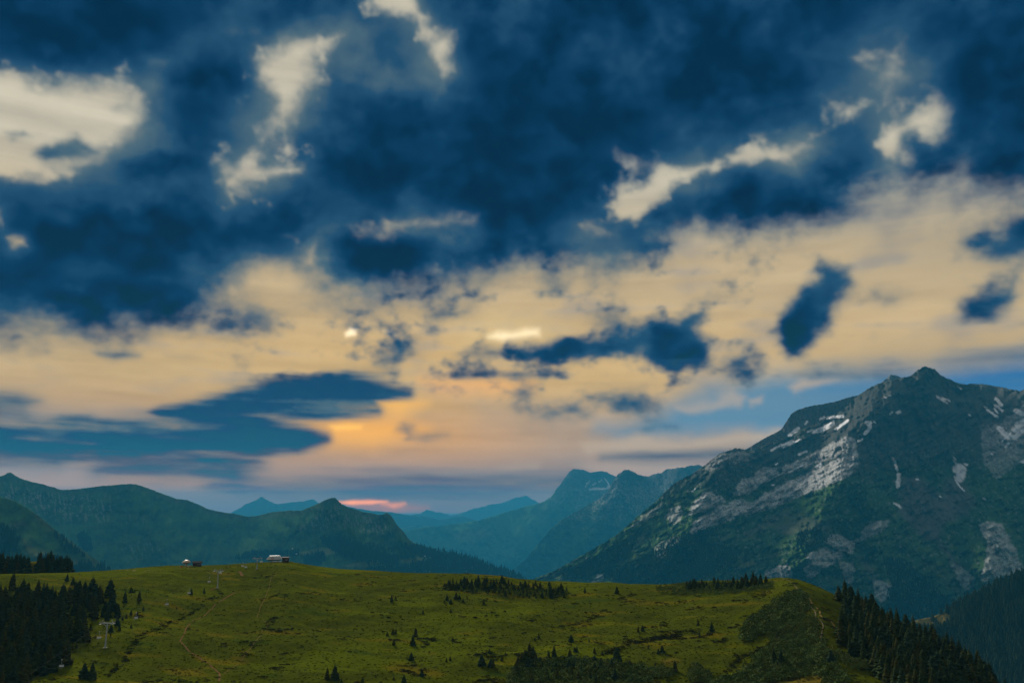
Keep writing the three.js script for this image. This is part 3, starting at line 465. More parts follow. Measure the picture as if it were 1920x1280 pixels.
const pastures = boxed([
  { p: [[14.62,-2.73], [15.58,-2.95], [16.89,-2.38], [16.55,-2.87], [14.91,-3.41], [14.43,-3.29]], w: 0.8 },
  { p: [[10.81,-3.11], [11.64,-3.20], [11.98,-2.93], [11.63,-3.33], [10.97,-3.27]], w: 0.8 },
  { p: [[1.90,-4.00], [2.42,-3.73], [3.64,-3.56], [3.46,-3.86], [2.77,-3.99], [2.07,-4.13]], w: 0.9 },
  { p: [[6.91,-2.97], [8.63,-2.46], [8.63,-2.63], [7.08,-3.17]], w: 0.5 },
  { p: [[16.54,-0.26], [18.32,0.23], [18.91,-0.42], [17.60,-1.24], [16.34,-0.92]], w: 0.4 },
  { p: [[15.69,-0.99], [16.68,-0.59], [16.33,-1.05], [14.00,-1.99], [13.68,-1.99]], w: 0.5 },
  { p: [[18.52,-1.56], [19.48,-1.23], [19.77,-1.55], [19.12,-1.94], [18.66,-1.88]], w: 0.5 },
  { p: [[25.02,-2.71], [26.13,-2.99], [26.88,-3.86], [27.92,-4.27], [26.81,-4.60], [25.77,-3.90]], w: 0.45 },
], 1.2);
const snows = [
  { p: [[20.79,5.14], [21.12,5.39], [21.52,5.67]], w: 0.07 }, { p: [[17.57,4.16], [17.84,4.29], [18.14,4.45]], w: 0.11 }, { p: [[16.81,3.90], [17.14,4.10], [17.48,4.29]], w: 0.06 }, { p: [[18.47,3.63], [18.74,3.76], [18.97,3.82]], w: 0.06 },
  { p: [[17.83,2.54], [18.23,2.74], [18.68,2.93]], w: 0.05 }, { p: [[19.50,2.85], [19.77,3.01]], w: 0.09 }, { p: [[22.61,5.43], [22.79,5.29], [22.67,5.04], [22.47,4.81]], w: 0.085 }, { p: [[22.59,5.47], [22.77,5.46]], w: 0.11 }, { p: [[23.74,6.99], [23.80,6.98]], w: 0.05 }, { p: [[24.05,7.10], [24.11,7.10]], w: 0.05 }, { p: [[24.41,6.01], [24.54,6.07]], w: 0.09 }, { p: [[23.99,5.96], [24.09,6.09]], w: 0.06 },
  { p: [[23.05,5.55], [23.11,5.48]], w: 0.05 }, { p: [[22.07,4.40], [22.26,4.46]], w: 0.06 },
  { p: [[26.64,6.89], [26.88,6.68], [27.15,6.47]], w: 0.05 }, { p: [[26.92,6.77], [27.27,6.59]], w: 0.055 }, { p: [[27.83,7.38], [27.99,7.25]], w: 0.04 }, { p: [[23.90,3.34], [24.05,3.02], [24.10,2.54]], w: 0.06 }, { p: [[24.17,2.31], [24.14,1.96], [24.05,1.58]], w: 0.1 },
  { p: [[27.21,3.06], [27.35,2.78]], w: 0.06 }, { p: [[27.30,2.53], [27.45,2.65], [27.61,2.52], [27.53,2.28], [27.42,2.00]], w: 0.2 }, { p: [[27.15,2.13], [27.30,1.66], [27.58,1.32]], w: 0.04 }, { p: [[27.80,2.83], [27.88,2.80]], w: 0.06 },
  { p: [[29.76,6.54], [29.88,6.34], [29.97,6.18]], w: 0.08 }, { p: [[29.67,6.17], [29.82,6.03], [29.99,5.87]], w: 0.07 }, { p: [[29.23,5.94], [29.49,5.71], [29.74,5.48]], w: 0.06 }, { p: [[29.60,5.99], [29.74,5.76]], w: 0.05 }, { p: [[29.14,6.11], [29.19,6.07]], w: 0.04 }, { p: [[28.27,5.69], [28.32,5.65]], w: 0.05 },
  { p: [[30.68,5.80], [30.88,5.66], [31.14,5.59]], w: 0.12 }, { p: [[30.53,4.76], [30.76,5.00], [31.10,5.16]], w: 0.17 }, { p: [[29.75,4.83], [29.97,4.55], [30.16,4.29], [30.45,4.28]], w: 0.13 }, { p: [[30.54,4.34], [30.83,4.63], [31.11,4.74]], w: 0.1 }, { p: [[29.94,3.75], [30.12,3.96]], w: 0.06 }, { p: [[29.81,4.09], [30.29,4.53]], w: 0.05 },
  { p: [[23.79,0.60], [23.96,0.50], [24.10,0.35]], w: 0.06 }, { p: [[25.14,2.01], [25.22,1.98]], w: 0.05 }, { p: [[26.26,0.99], [26.31,0.96]], w: 0.04 }, { p: [[28.55,0.85], [28.60,0.79]], w: 0.05 }, { p: [[29.20,3.38], [29.28,3.34]], w: 0.05 }, { p: [[30.70,2.87], [30.87,2.93]], w: 0.07 }, { p: [[16.75,1.76], [16.85,1.76]], w: 0.035 }, { p: [[17.05,3.02], [17.15,3.09]], w: 0.035 }, { p: [[11.76,1.35], [11.97,1.56]], w: 0.03 }, { p: [[27.25,3.22], [27.32,3.09]], w: 0.03 },
];
snows.push(...plateauSnow);
const greatCover = (list, az, el, soft) => { let v = 0; for (const c of list) if (az > c.b[0] && az < c.b[1] && el > c.b[2] && el < c.b[3]) v = Math.max(v, c.w * inside(c.p, az, el, soft)); return v; };
const great = buildLand(makeLand({ az: [0.6, 37], na: 760, ns: 360, top: [[0.52,-4.40], [1.38,-4.16], [2.42,-3.79], [3.47,-3.29], [4.34,-2.82], [5.21,-2.31], [6.08,-1.84], [6.95,-1.29], [7.66,-0.68], [8.36,-0.10], [8.89,0.34], [9.42,0.75], [10.02,1.36], [10.66,1.94], [11.35,2.28], [12.22,2.75], [12.64,3.05], [13.06,3.39], [13.62,3.79], [14.03,3.92], [14.47,4.05], [15.13,4.04], [15.42,3.90], [15.96,4.02], [16.64,4.35], [17.50,4.66], [18.64,5.17], [19.95,5.66], [20.93,6.13], [21.59,6.60], [22.02,7.01], [22.45,7.35], [22.77,7.53], [23.22,7.77], [23.85,7.96], [24.40,8.06], [24.83,8.13], [25.23,8.20], [25.44,8.32], [25.73,8.52], [25.95,8.64], [26.16,8.75], [26.36,8.64], [26.55,8.53], [26.67,8.52], [26.85,8.28], [27.17,8.00], [27.61,7.75], [27.94,7.57], [28.35,7.51], [29.00,7.49], [29.54,7.36], [30.12,7.19], [30.65,7.03], [30.96,6.92], [31.23,6.99], [32.24,7.04], [33.48,6.67], [36.77,5.69]], jag: 0.11, jagFreq: 5.5, seed: 11, far: 1.15, bottom: -9,
  rTop: [[0.6, 6500], [8, 6500], [13, 6700], [20, 7000], [26, 7500], [37, 7600]], rBot: [[0.6, 6100], [8, 5500], [14, 5000], [26, 4700], [37, 4500]],
  spurs: [{ p: [[26.16,8.69], [23.43,6.51], [21.75,4.61], [21.30,2.65], [19.57,0.06], [18.15,-2.53]], w: 1.4, a: 520 }, { p: [[13.61,3.72], [12.49,1.08], [11.39,-0.94], [9.63,-2.95]], w: 0.9, a: 200 }, { p: [[31.44,6.91], [29.81,4.00], [28.88,0.06], [28.32,-2.93]], w: 1.6, a: 480 }, { p: [[22.62,0.06], [22.97,-3.07], [23.41,-4.88]], w: 0.8, a: 180 }],
  disp: (a, e) => {
    const u = (a * 0.86 + e * 0.5), v = (e * 0.86 - a * 0.5), cl = greatCover(cliffs, a + 0.3 * fbm(a * 2, e * 2, 4, 3), e + 0.3 * fbm(a * 2, e * 2, 44, 3), 0.35);
    return 150 * ridged(a * 0.55, e * 0.4, 11, 3) + 85 * ridged(u * 0.9, v * 2.1, 13, 4) + 46 * ridged(a * 3.2, e * 1.3, 14, 4) - 60 * cl + (5 + 30 * cl) * ridged(a * 6, e * 1.8, 15, 3) + 6 * fbm(a * 20, e * 20, 16, 2) + (3 + 6 * cl) * ridged(u * 6, v * 14, 17, 2);
  },
  color: (az, el, x, y, z, ny) => {
    const eh = el - 1.1;
    const n = fbm(az * 0.9, el * 1.1, 51, 4), f = fbm(az * 5, el * 4, 52, 5, 0.6), g = fbm(az * 16, el * 12, 53, 3), u = az * 0.86 + el * 0.5, v = el * 0.86 - az * 0.5, strata = fbm(u * 1.2, v * 9, 54, 4, 0.6);
    const wa = az + 0.3 * fbm(az * 2.2, el * 2.2, 57, 5, 0.6) + 0.12 * f, we = el + 0.3 * fbm(az * 2.2, el * 2.2, 58, 5, 0.6) + 0.1 * g;
    let c = mix3([0.034, 0.075, 0.026], [0.07, 0.14, 0.036], clamp(0.5 + 1.5 * n + 0.7 * f, 0, 1));
    c = mix3(c, GRASS_PALE, greatCover(pastures, wa, we, 0.25) * 0.9);
    c = mix3(c, WOOD, 0.6 * smoothstep(0.7 * n + 0.6 * f + 0.25 * strata - 0.12 * (eh + 3.5) - 0.05 * Math.max(0, az - 16), 0.1, 0.3));
    const high = smoothstep(eh + 1.8 * n + 1.2 * f - 0.10 * (az - 14), -0.6, 1.6);
    c = mix3(c, mix3(ROCK_DARK, ROCK_BROWN, clamp(0.5 + 1.3 * strata + 0.8 * f, 0, 1)), high * 0.92);
    c = mix3(c, GRASS_DARK, 0.65 * high * smoothstep(ny + 0.3 * f + 0.5 * n - 0.03 * el, 0.62, 0.85) * (1 - smoothstep(eh, 3.5, 5.5)));
    c = mix3(c, mix3([0.16, 0.16, 0.16], ROCK, clamp(0.5 + 1.6 * f, 0, 1)), 0.55 * smoothstep(f + 0.5 * g + 0.4 * strata, 0.16, 0.36) * (1 - smoothstep(eh - 0.1 * (az - 14), 1, 3)));
    c = mix3(c, mix3(SCREE, ROCK_BROWN, clamp(0.4 + 1.5 * f, 0, 1)), greatCover(screes, wa, we, 0.3));
    const cl = greatCover(cliffs, wa, we, 0.07);
    c = mix3(c, mix3([0.26, 0.262, 0.26], [0.6, 0.6, 0.59], clamp(0.55 + 1.3 * strata + 1.1 * f + 0.9 * g, 0, 1)), cl * clamp(0.95 + 0.8 * g, 0, 1));
    for (const s of snows) { if (Math.abs(az - s.p[0][0]) > 1.2) continue; c = mix3(c, SNOW, 1 - smoothstep(sdLine(s.p, az + f * 0.09 + g * 0.05, el + n * 0.05 + g * 0.06), s.w * 0.85, s.w * 1.4)); }
    return c;
  } }), 'great_mountain', 'great rocky mountain with grey cliff bands and scattered snow patches');

// left mountain: long dome, saddle and pyramid peak
const hayMeadows = [[[-13.82,-2.45], [-12.34,-2.20], [-11.01,-2.14], [-10.66,-2.41], [-12.33,-2.60], [-13.32,-2.65]], [[-10.96,-3.33], [-9.30,-2.95], [-8.27,-3.13], [-9.28,-3.42]], [[-9.30,-2.82], [-8.45,-2.90], [-8.54,-3.16], [-9.02,-3.16]], [[-7.43,-2.97], [-6.23,-2.78], [-5.54,-2.91], [-6.57,-3.17]], [[-7.24,-3.70], [-5.87,-3.58], [-4.49,-3.79], [-6.21,-3.91]], [[-4.15,-3.85], [-3.29,-3.72], [-2.59,-3.93]]];
const quarry = [[-3.19,-3.52], [-2.60,-3.39], [-2.25,-3.53], [-2.49,-3.73], [-3.05,-3.69]];
const land5top = [[-35.52,1.04], [-32.18,1.67], [-30.67,2.06], [-30.47,2.15], [-30.38,2.25], [-30.23,2.31], [-30.03,2.19], [-29.71,1.99], [-29.33,1.87], [-28.88,1.73], [-28.55,1.67], [-28.21,1.56], [-27.93,1.50], [-27.69,1.38], [-27.30,1.35], [-26.80,1.39], [-26.10,1.49], [-25.39,1.60], [-24.67,1.67], [-23.95,1.74], [-23.50,1.72], [-22.89,1.53], [-22.11,1.22], [-21.17,0.87], [-20.55,0.81], [-19.91,0.55], [-19.27,0.26], [-18.47,0.07], [-17.67,-0.03], [-16.96,-0.20], [-16.38,-0.16], [-15.42,0.07], [-14.27,0.17], [-13.61,0.17], [-13.12,0.37], [-12.47,0.67], [-12.07,0.88], [-11.74,0.98], [-11.54,0.98], [-11.33,0.78], [-11.05,0.54], [-10.70,0.37], [-10.26,0.27], [-9.74,0.10], [-9.22,0.03], [-8.77,-0.10], [-8.50,-0.10], [-8.19,0.03], [-7.99,-0.07], [-7.77,-0.34], [-7.59,-0.65], [-7.31,-0.95], [-7.06,-1.19], [-6.74,-1.63], [-6.42,-1.87], [-5.90,-2.04], [-5.21,-2.28], [-4.51,-2.51], [-3.82,-2.62], [-3.13,-2.75], [-2.26,-3.06], [-1.39,-3.33], [-0.52,-3.60], [0.17,-3.83], [0.86,-4.16], [1.73,-4.59]];
const leftMtn = buildLand(makeLand({ az: [-37, 1.5], na: 720, ns: 220, top: land5top, jag: 0.05, jagFreq: 5, seed: 21, far: 2.1, bottom: -8,
  rTop: [[-37, 5600], [-24, 5300], [-16, 5200], [-11, 4600], [-7.5, 4500], [1.5, 4300]], rBot: [[-37, 4000], [-16, 3900], [-11, 3500], [1.5, 3600]],
  spurs: [{ p: [[-11.57,0.95], [-10.37,-1.28], [-8.96,-2.96]], w: 0.8, a: 210 }, { p: [[-8.19,-0.00], [-6.59,-2.30], [-5.53,-3.31]], w: 0.6, a: 160 }, { p: [[-11.57,0.95], [-14.37,-1.26], [-16.24,-2.55]], w: 1.0, a: 150 }, { p: [[-23.94,1.71], [-21.97,-0.57], [-20.90,-2.80]], w: 1.4, a: 240 }],
  disp: (a, e) => 90 * ridged(a * 0.5, e * 0.35, 21, 3) + 34 * ridged(a * 1.9, e * 0.8, 22, 4) + 12 * ridged(a * 6, e * 2, 23, 3) + 5 * fbm(a * 18, e * 14, 24, 2),
  color: (az, el, x, y, z, ny) => {
    const eh = el - 1.1;
    const n = fbm(az * 0.8, el * 1.6, 61, 4), f = fbm(az * 5, el * 4, 62, 5, 0.6), st = fbm(az * 9 + el * 2, el * 1.6, 63, 4, 0.6), g = fbm(az * 20, el * 20, 64, 2);
    let c = mix3(GRASS_DARK, GRASS, clamp(0.6 + 1.8 * n + 0.9 * f, 0, 1));
    c = mix3(c, [0.07, 0.125, 0.035], smoothstep(-eh + n * 2, 2.2, 4.2) * 0.55 * clamp(0.6 + f, 0, 1));
    // rock and scree runs on the steep upper faces
    const faces = Math.max(inside([[-30.64,1.70], [-27.34,1.14], [-24.62,1.00], [-24.94,-0.41], [-27.20,-0.40], [-28.88,0.06], [-30.50,0.36]], az + f * 0.8, el + n * 0.6, 0.5), inside([[-13.27,-0.00], [-11.73,0.81], [-10.76,0.14], [-8.36,-0.27], [-7.47,-1.29], [-9.01,-1.29], [-11.06,-0.94], [-13.72,-1.10]], az + f * 0.5, el + n * 0.4, 0.4) * 0.85, inside([[-24.11,-1.65], [-22.20,-1.52], [-21.24,-2.32], [-23.29,-2.75]], az + f, el + n, 0.4) * 0.5, inside([[-24.67,-0.09], [-22.63,0.13], [-22.57,-0.57], [-24.33,-0.72]], az + f, el + n, 0.4) * 0.35);
    c = mix3(c, [0.24, 0.235, 0.225], faces * smoothstep(st + 0.4 * f + 0.4 * g, 0.02, 0.3) * 0.85);
    const wa = az + 0.25 * f + 0.1 * g, we = el + 0.12 * n + 0.06 * g;
    for (const q of hayMeadows) c = mix3(c, [0.19, 0.2, 0.06], 0.85 * inside(q, wa, we, 0.1));
    c = mix3(c, [0.4, 0.39, 0.37], 0.85 * inside(quarry, wa, we, 0.06));
    c = mix3(c, [0.09, 0.075, 0.055], smoothstep(el - table(land5top, az), -0.55, -0.1) * 0.5 * clamp(0.6 + 1.5 * f, 0, 1));
    return c;
  } }), 'mountain', 'long green mountain on the left with a domed top and a pyramid peak');

// nearer green spur in front of the left mountain
const spur = buildLand(makeLand({ az: [-38, -22], na: 260, ns: 150, top: [[-36.86,2.56], [-33.20,1.80], [-30.56,0.92], [-30.01,0.75], [-29.46,0.48], [-28.89,0.12], [-28.30,-0.36], [-27.56,-1.00], [-26.81,-1.59], [-26.06,-2.14], [-25.31,-2.68], [-24.70,-3.21], [-23.93,-3.81], [-22.85,-4.60]], jag: 0.07, jagFreq: 4, seed: 31, far: 1.9, bottom: -8, rTop: [[-38, 3700], [-22, 3300]], rBot: [[-38, 2700], [-22, 2900]],
  spurs: [{ p: [[-30.35,-1.12], [-28.65,-2.33], [-27.47,-3.40]], w: 0.8, a: 110 }],
  disp: (a, e) => 60 * ridged(a * 0.6, e * 0.5, 31, 3) + 20 * ridged(a * 2.2, e, 32, 4) + 5 * fbm(a * 12, e * 12, 33, 3),
  color: (az, el) => {
    const n = fbm(az * 0.9, el * 1.6, 71, 4), f = fbm(az * 6, el * 5, 72, 4, 0.6);
    let c = mix3(GRASS_DARK, GRASS, clamp(0.45 + 1.4 * n + 0.6 * f, 0, 1));
    c = mix3(c, [0.16, 0.15, 0.045], 0.7 * inside([[-29.12,-1.58], [-28.39,-2.19], [-27.28,-2.51], [-26.14,-2.84], [-24.98,-3.26], [-25.81,-3.36], [-27.80,-2.80], [-28.93,-2.18]], az + 0.3 * f, el + 0.2 * n, 0.3) + 0.4 * inside([[-28.88,0.06], [-27.72,-0.70], [-26.52,-1.71], [-25.00,-2.96], [-25.59,-2.76], [-27.09,-1.52], [-28.27,-0.70]], az + 0.2 * f, el, 0.3));
    c = mix3(c, [0.14, 0.135, 0.13], 0.6 * inside([[-30.00,-0.68], [-29.24,-0.39], [-29.06,-0.84], [-29.69,-1.13]], az + 0.5 * f, el + 0.4 * n, 0.2) * clamp(0.6 + 2 * f, 0, 1));
    return c;
  } }), 'hill_spur', 'shaded green spur at the left edge with a paler pasture at its foot');

const clearing = [[24.22,-6.17], [25.20,-5.85], [26.02,-5.67], [26.55,-5.87], [25.88,-6.32], [25.39,-6.57], [24.85,-6.37]];
// the steep forested slope at the right edge, with a small clearing
const woodSlope = buildLand(makeLand({ az: [22.4, 39], na: 240, ns: 150, top: [[22.67,-6.89], [23.57,-6.43], [24.21,-6.19], [24.68,-6.02], [25.20,-5.91], [25.60,-5.75], [26.19,-5.40], [27.20,-4.79], [28.19,-4.26], [29.17,-3.78], [30.13,-3.26], [32.28,-2.10], [36.10,0.06]], jag: 0.05, jagFreq: 4, seed: 41, far: 1.5, bottom: -13, hug: 5, rTop: [[22, 2000], [30, 2300], [39, 2500]], rBot: [[22, 1700], [39, 1500]],
  disp: (a, e) => 26 * ridged(a * 0.8, e * 0.5, 41, 3) + 6 * fbm(a * 5, e * 5, 42, 3),
  color: (az, el) => mix3(WOOD, [0.19, 0.155, 0.035], inside(clearing, az + 0.1 * fbm(az * 5, el * 5, 1, 3), el, 0.1)) }), 'forest_slope', 'steep dark slope at the right edge under dense conifers');

// the alpine meadow in the foreground
const dryGrass = [0.124, 0.100, 0.007], midGrass = [0.070, 0.084, 0.005], lushGrass = [0.084, 0.104, 0.005], dullGrass = [0.044, 0.054, 0.005], heath = [0.034, 0.032, 0.006], mossGreen = [0.036, 0.060, 0.007];
const drains = [[[-24.20,-9.01], [-23.15,-8.01], [-22.69,-7.31], [-21.52,-6.62], [-19.79,-5.62], [-18.01,-4.69]], [[12.99,-9.56], [14.64,-8.43], [16.26,-7.75], [17.53,-7.40]], [[5.76,-8.76], [8.13,-7.99], [10.14,-7.47], [11.80,-7.12]]];
const ridgeLine = [[17.36,-4.04], [17.99,-5.00], [18.56,-5.82], [18.97,-6.57], [19.23,-7.17], [19.29,-7.62], [19.89,-8.49], [20.74,-9.03], [22.14,-9.81], [24.84,-11.15]];
const meadow = buildLand(makeLand({ az: [-40, 40], na: 900, ns: 300, sMin: -2.4, fall: 0.42, noSkirt: true, crowd: 1.7, backStep: 0.012, backSlope: 0.5,
  top: [[-39.41,-3.09], [-35.03,-3.22], [-30.12,-3.34], [-28.55,-3.34], [-26.65,-3.37], [-24.69,-3.33], [-22.96,-3.19], [-21.48,-3.10], [-20.43,-3.09], [-19.35,-3.14], [-18.11,-3.10], [-16.85,-3.03], [-15.90,-2.98], [-14.93,-2.96], [-14.12,-3.00], [-13.62,-3.11], [-12.29,-3.32], [-10.96,-3.50], [-8.94,-3.62], [-6.89,-3.74], [-4.84,-3.78], [-3.46,-3.82], [-2.08,-3.89], [-0.69,-3.96], [-0.17,-4.06], [0.52,-4.16], [1.38,-4.20], [2.07,-4.29], [3.45,-4.36], [4.83,-4.45], [6.20,-4.40], [7.56,-4.46], [9.25,-4.47], [10.59,-4.39], [11.92,-4.24], [12.92,-4.16], [14.23,-4.10], [15.52,-4.04], [16.48,-3.96], [17.36,-4.01], [18.05,-4.12], [18.66,-4.29], [19.26,-4.50], [19.85,-4.76], [20.73,-5.22], [21.87,-5.85], [23.26,-6.63], [24.89,-7.53], [26.45,-8.46], [27.95,-9.45], [29.39,-10.45], [33.41,-13.01]],
  bottom: -10.2, hug: 3.2, pow: 0.62,
  rTop: [[-40, 840], [-30, 860], [-16, 900], [-8, 820], [0, 760], [10, 720], [17, 690], [21, 640], [26, 590], [32, 560], [40, 540]], rBot: [[-40, 450], [-20, 455], [0, 450], [14, 430], [19, 410], [24, 430], [32, 470], [40, 500]],
  lift: (x, z, az, el, s) => {
    let h = 4.2 * fbm(x / 70, 1.5, z / 60, 3) + 1.2 * fbm((x + z * 0.5) / 22, 2.5, (z - x * 0.5) / 13, 3) + 0.3 * fbm(x / 5, 4.5, z / 4, 2);
    for (const d of drains) { const q = sdLine(d, az, el) / 0.4; if (q < 3) h -= 1.1 * Math.exp(-q * q); }
    const q = sdLine(ridgeLine, az, el) / 1.0; if (q < 3) h += 3.4 * Math.exp(-q * q);
    return h * (s > 0 ? 1 - 0.6 * smoothstep(s, 0.9, 1) : 1);
  },
  color: (az, el, x, y, z) => {
    const big = fbm(x / 110, 1, z / 90, 4), n = fbm(x / 34, 2, z / 26, 4, 0.55), f = fbm(x / 9, 3, z / 5.5, 4, 0.6), g = fbm(x / 2.6, 4, z / 2, 2), diag = fbm((x + z * 0.6) / 60, 5, (z - x * 0.4) / 14, 4);
    let c = mix3(dullGrass, midGrass, clamp(0.6 + 1.5 * n + 0.5 * f, 0, 1));
    c = mix3(c, lushGrass, 0.85 * smoothstep(big + 0.5 * diag + 0.3 * f, 0.0, 0.32));
    c = mix3(c, dryGrass, 0.8 * smoothstep(diag + 0.6 * n - 0.3 * big, 0.14, 0.42));
    c = mix3(c, mossGreen, 0.8 * smoothstep(-diag + 0.5 * n, 0.2, 0.45));
    c = mix3(c, heath, 0.65 * smoothstep(f + 0.9 * n - 0.25 * big + 0.3 * g, 0.3, 0.52) * smoothstep(az, -24, -16));
    c = mix3(c, heath, 0.6 * smoothstep(f + 0.4 * n, 0.2, 0.4) * inside([[-28.53,-3.51], [-23.22,-3.61], [-22.87,-4.30], [-27.94,-4.12]], az, el, 0.8));
    c = mix3(c, [0.17, 0.11, 0.02], 0.55 * inside([[15.18,-10.22], [17.08,-9.62], [18.93,-9.34], [20.08,-9.95]], az + 0.4 * f, el, 0.3) + 0.5 * inside([[9.42,-9.06], [10.16,-8.85], [10.58,-9.02], [9.75,-9.23]], az, el, 0.2));
    const k = 1.12 * (1 + 0.22 * f + 0.15 * g);
    return [c[0] * k, c[1] * k, c[2] * k];
  } }), 'meadow', 'broad olive green alpine meadow falling from the near ridge');
// small knoll beyond the crest on the left
const knoll = buildLand(makeLand({ az: [-38, -23], na: 120, ns: 50, top: [[-37.38,-2.38], [-32.70,-2.80], [-30.16,-3.00], [-29.39,-2.90], [-28.74,-2.71], [-28.07,-2.70], [-27.38,-2.90], [-26.66,-3.28], [-26.08,-3.53], [-24.06,-3.95]], jag: 0.03, jagFreq: 5, seed: 51, bottom: -8, floor: -170, noSkirt: true, rTop: [[-38, 1020], [-23, 1020]], rBot: [[-38, 930], [-23, 930]], pow: 0.7, backStep: 0.012,
  color: (az, el, x, y, z) => mix3(midGrass, dryGrass, clamp(0.5 + 1.4 * fbm(x / 20, 2, z / 20, 4), 0, 1)) }), 'knoll', 'small golden green knoll between two clumps of spruce');
console.log('land done');


// ---------------------------------------------------------------- building blocks
const UPV = new THREE.Vector3(0, 1, 0);
function geo(tris, cols) {
  const g = new THREE.BufferGeometry();
  g.setAttribute('position', new THREE.Float32BufferAttribute(tris, 3));
  if (cols) g.setAttribute('color', new THREE.Float32BufferAttribute(cols, 3));
  g.computeVertexNormals();
  return g;
}
const leafMat = new THREE.MeshPhysicalMaterial({ color: 0xffffff, vertexColors: true, roughness: 1, specularIntensity: 0, side: THREE.DoubleSide }); leafMat.name = 'needles';
const barkMat = new THREE.MeshPhysicalMaterial({ color: new THREE.Color(0.045, 0.033, 0.024), roughness: 1, specularIntensity: 0.1 }); barkMat.name = 'bark';
const paint = (r, g, b, rough = 0.6, metal = 0) => new THREE.MeshStandardMaterial({ color: new THREE.Color(r, g, b), roughness: rough, metalness: metal });
const steel = paint(0.36, 0.4, 0.41, 0.8), whitePaint = paint(0.74, 0.74, 0.73, 0.45), darkSteel = paint(0.06, 0.065, 0.07, 0.6), timber = paint(0.055, 0.038, 0.028, 0.9), timberRoof = paint(0.075, 0.06, 0.055, 0.9), concrete = paint(0.32, 0.31, 0.29, 0.95), shellPaint = paint(0.62, 0.46, 0.33, 0.35), redPaint = paint(0.45, 0.03, 0.03, 0.5), glassDark = paint(0.02, 0.025, 0.03, 0.1), ropeMat = paint(0.07, 0.07, 0.07, 0.9), postMat = paint(0.42, 0.34, 0.22, 0.9);
function part(parent, name, g, m) { const o = new THREE.Mesh(g, m); o.name = name; parent.add(o); return o; }
function box(w, h, d, x = 0, y = 0, z = 0, rx = 0, ry = 0, rz = 0) { const g = new THREE.BoxGeometry(w, h, d); if (rx) g.rotateX(rx); if (ry) g.rotateY(ry); if (rz) g.rotateZ(rz); g.translate(x, y, z); return g; }
function cyl(r0, r1, h, x = 0, y = 0, z = 0, n = 10, rx = 0, rz = 0) { const g = new THREE.CylinderGeometry(r1, r0, h, n); if (rx) g.rotateX(rx); if (rz) g.rotateZ(rz); g.translate(x, y, z); return g; }
function bar(a, b, r, n = 6) { const A = new THREE.Vector3(...a), B = new THREE.Vector3(...b), g = new THREE.CylinderGeometry(r, r, A.distanceTo(B), n); g.applyQuaternion(new THREE.Quaternion().setFromUnitVectors(UPV, B.clone().sub(A).normalize())); g.translate(...A.add(B).multiplyScalar(0.5).toArray()); return g; }
const merged = (list) => mergeGeometries(list.map((g) => (g.index ? g.toNonIndexed() : g)));

// ---------------------------------------------------------------- spruces
// one metre tall prototypes: whorls of drooping fronds, each frond a folded blade with needles hanging below it
function spruceCrown(seed, slim, tint, tiers = 24) {
  seedState = seed * 7919 + 17;
  const t = [], c = [];
  const low = 0.05 + 0.05 * rnd();
  for (let k = 0; k < tiers; k++) {
    const f = k / (tiers - 1), h = low + (1 - low) * Math.pow(f, 0.92), prof = Math.pow(1 - f, 0.8) * (0.82 + 0.3 * rnd()) + 0.012, R = slim * prof, n = f > 0.9 ? 4 : 7 + (rnd() * 2 | 0), turn = rnd() * 6.3;
    for (let b = 0; b < n; b++) {
      const a = turn + (b + 0.35 * rnd()) / n * 6.283, L = R * (0.68 + 0.5 * rnd()), w = L * (0.34 + 0.14 * rnd()) + 0.004, dr = L * (0.26 + 0.3 * rnd()), ca = Math.cos(a), sa = Math.sin(a), y0 = h + L * 0.12;
      const P = (d, side, y) => [ca * d - sa * side, y, sa * d + ca * side];
      const root = P(0.004, 0, y0), l = P(L * 0.55, w, y0 - dr * 0.62), r = P(L * 0.55, -w, y0 - dr * 0.62), m = P(L * 0.6, 0, y0 - dr * 0.3), tip = P(L, 0, y0 - dr), hang = P(L * 0.55, 0, y0 - dr * 0.55 - L * 0.42);
      const v = 0.65 + 0.7 * rnd(), q = [tint[0] * v, tint[1] * v, tint[2] * v];
      for (const [A, B, C] of [[root, l, m], [root, m, r], [l, tip, m], [m, tip, r], [root, hang, tip]]) t.push(...A, ...B, ...C);
      for (let i = 0; i < 5; i++) for (let j = 0; j < 3; j++) c.push(...q);
    }
  }
  t.push(0.008, 0.97, 0, -0.008, 0.97, 0, 0, 1.03, 0, 0, 0.97, 0.008, 0, 0.97, -0.008, 0, 1.03, 0);
  for (let i = 0; i < 6; i++) c.push(...tint);
  return geo(t, c);
}
const NEEDLE = [0.042, 0.062, 0.025], NEEDLE_B = [0.034, 0.057, 0.03], NEEDLE_C = [0.058, 0.066, 0.022], NEEDLE_D = [0.062, 0.068, 0.02];
const crowns = [[3, 0.27, NEEDLE], [5, 0.24, NEEDLE_B], [8, 0.31, NEEDLE], [11, 0.23, NEEDLE_C], [14, 0.28, NEEDLE_C], [17, 0.34, NEEDLE_B], [21, 0.2, NEEDLE]].map((a) => spruceCrown(...a));
const larchCrown = spruceCrown(31, 0.2, NEEDLE_D, 18);
const trunkGeo = new THREE.CylinderGeometry(0.003, 0.016, 0.95, 6); trunkGeo.translate(0, 0.42, 0);
const protos = [...crowns, larchCrown].map((c) => { const g = new THREE.Group(); part(g, 'trunk', trunkGeo, barkMat); part(g, 'crown', c, leafMat); return g; });
const F = 1600;
const spruces = [];   // { p, h, kind, zone, label }
const px2m = (p, h) => h * Math.hypot(...p) / F;
function addTree(land, az, el, hpx, zone, o = {}) {
  const p = land.point(az, el);
  spruces.push({ p, hpx, h: px2m(p, hpx), kind: o.kind ?? (rnd() * crowns.length | 0), zone, label: o.label, wide: o.wide ?? (0.85 + 0.4 * rnd()) });
}
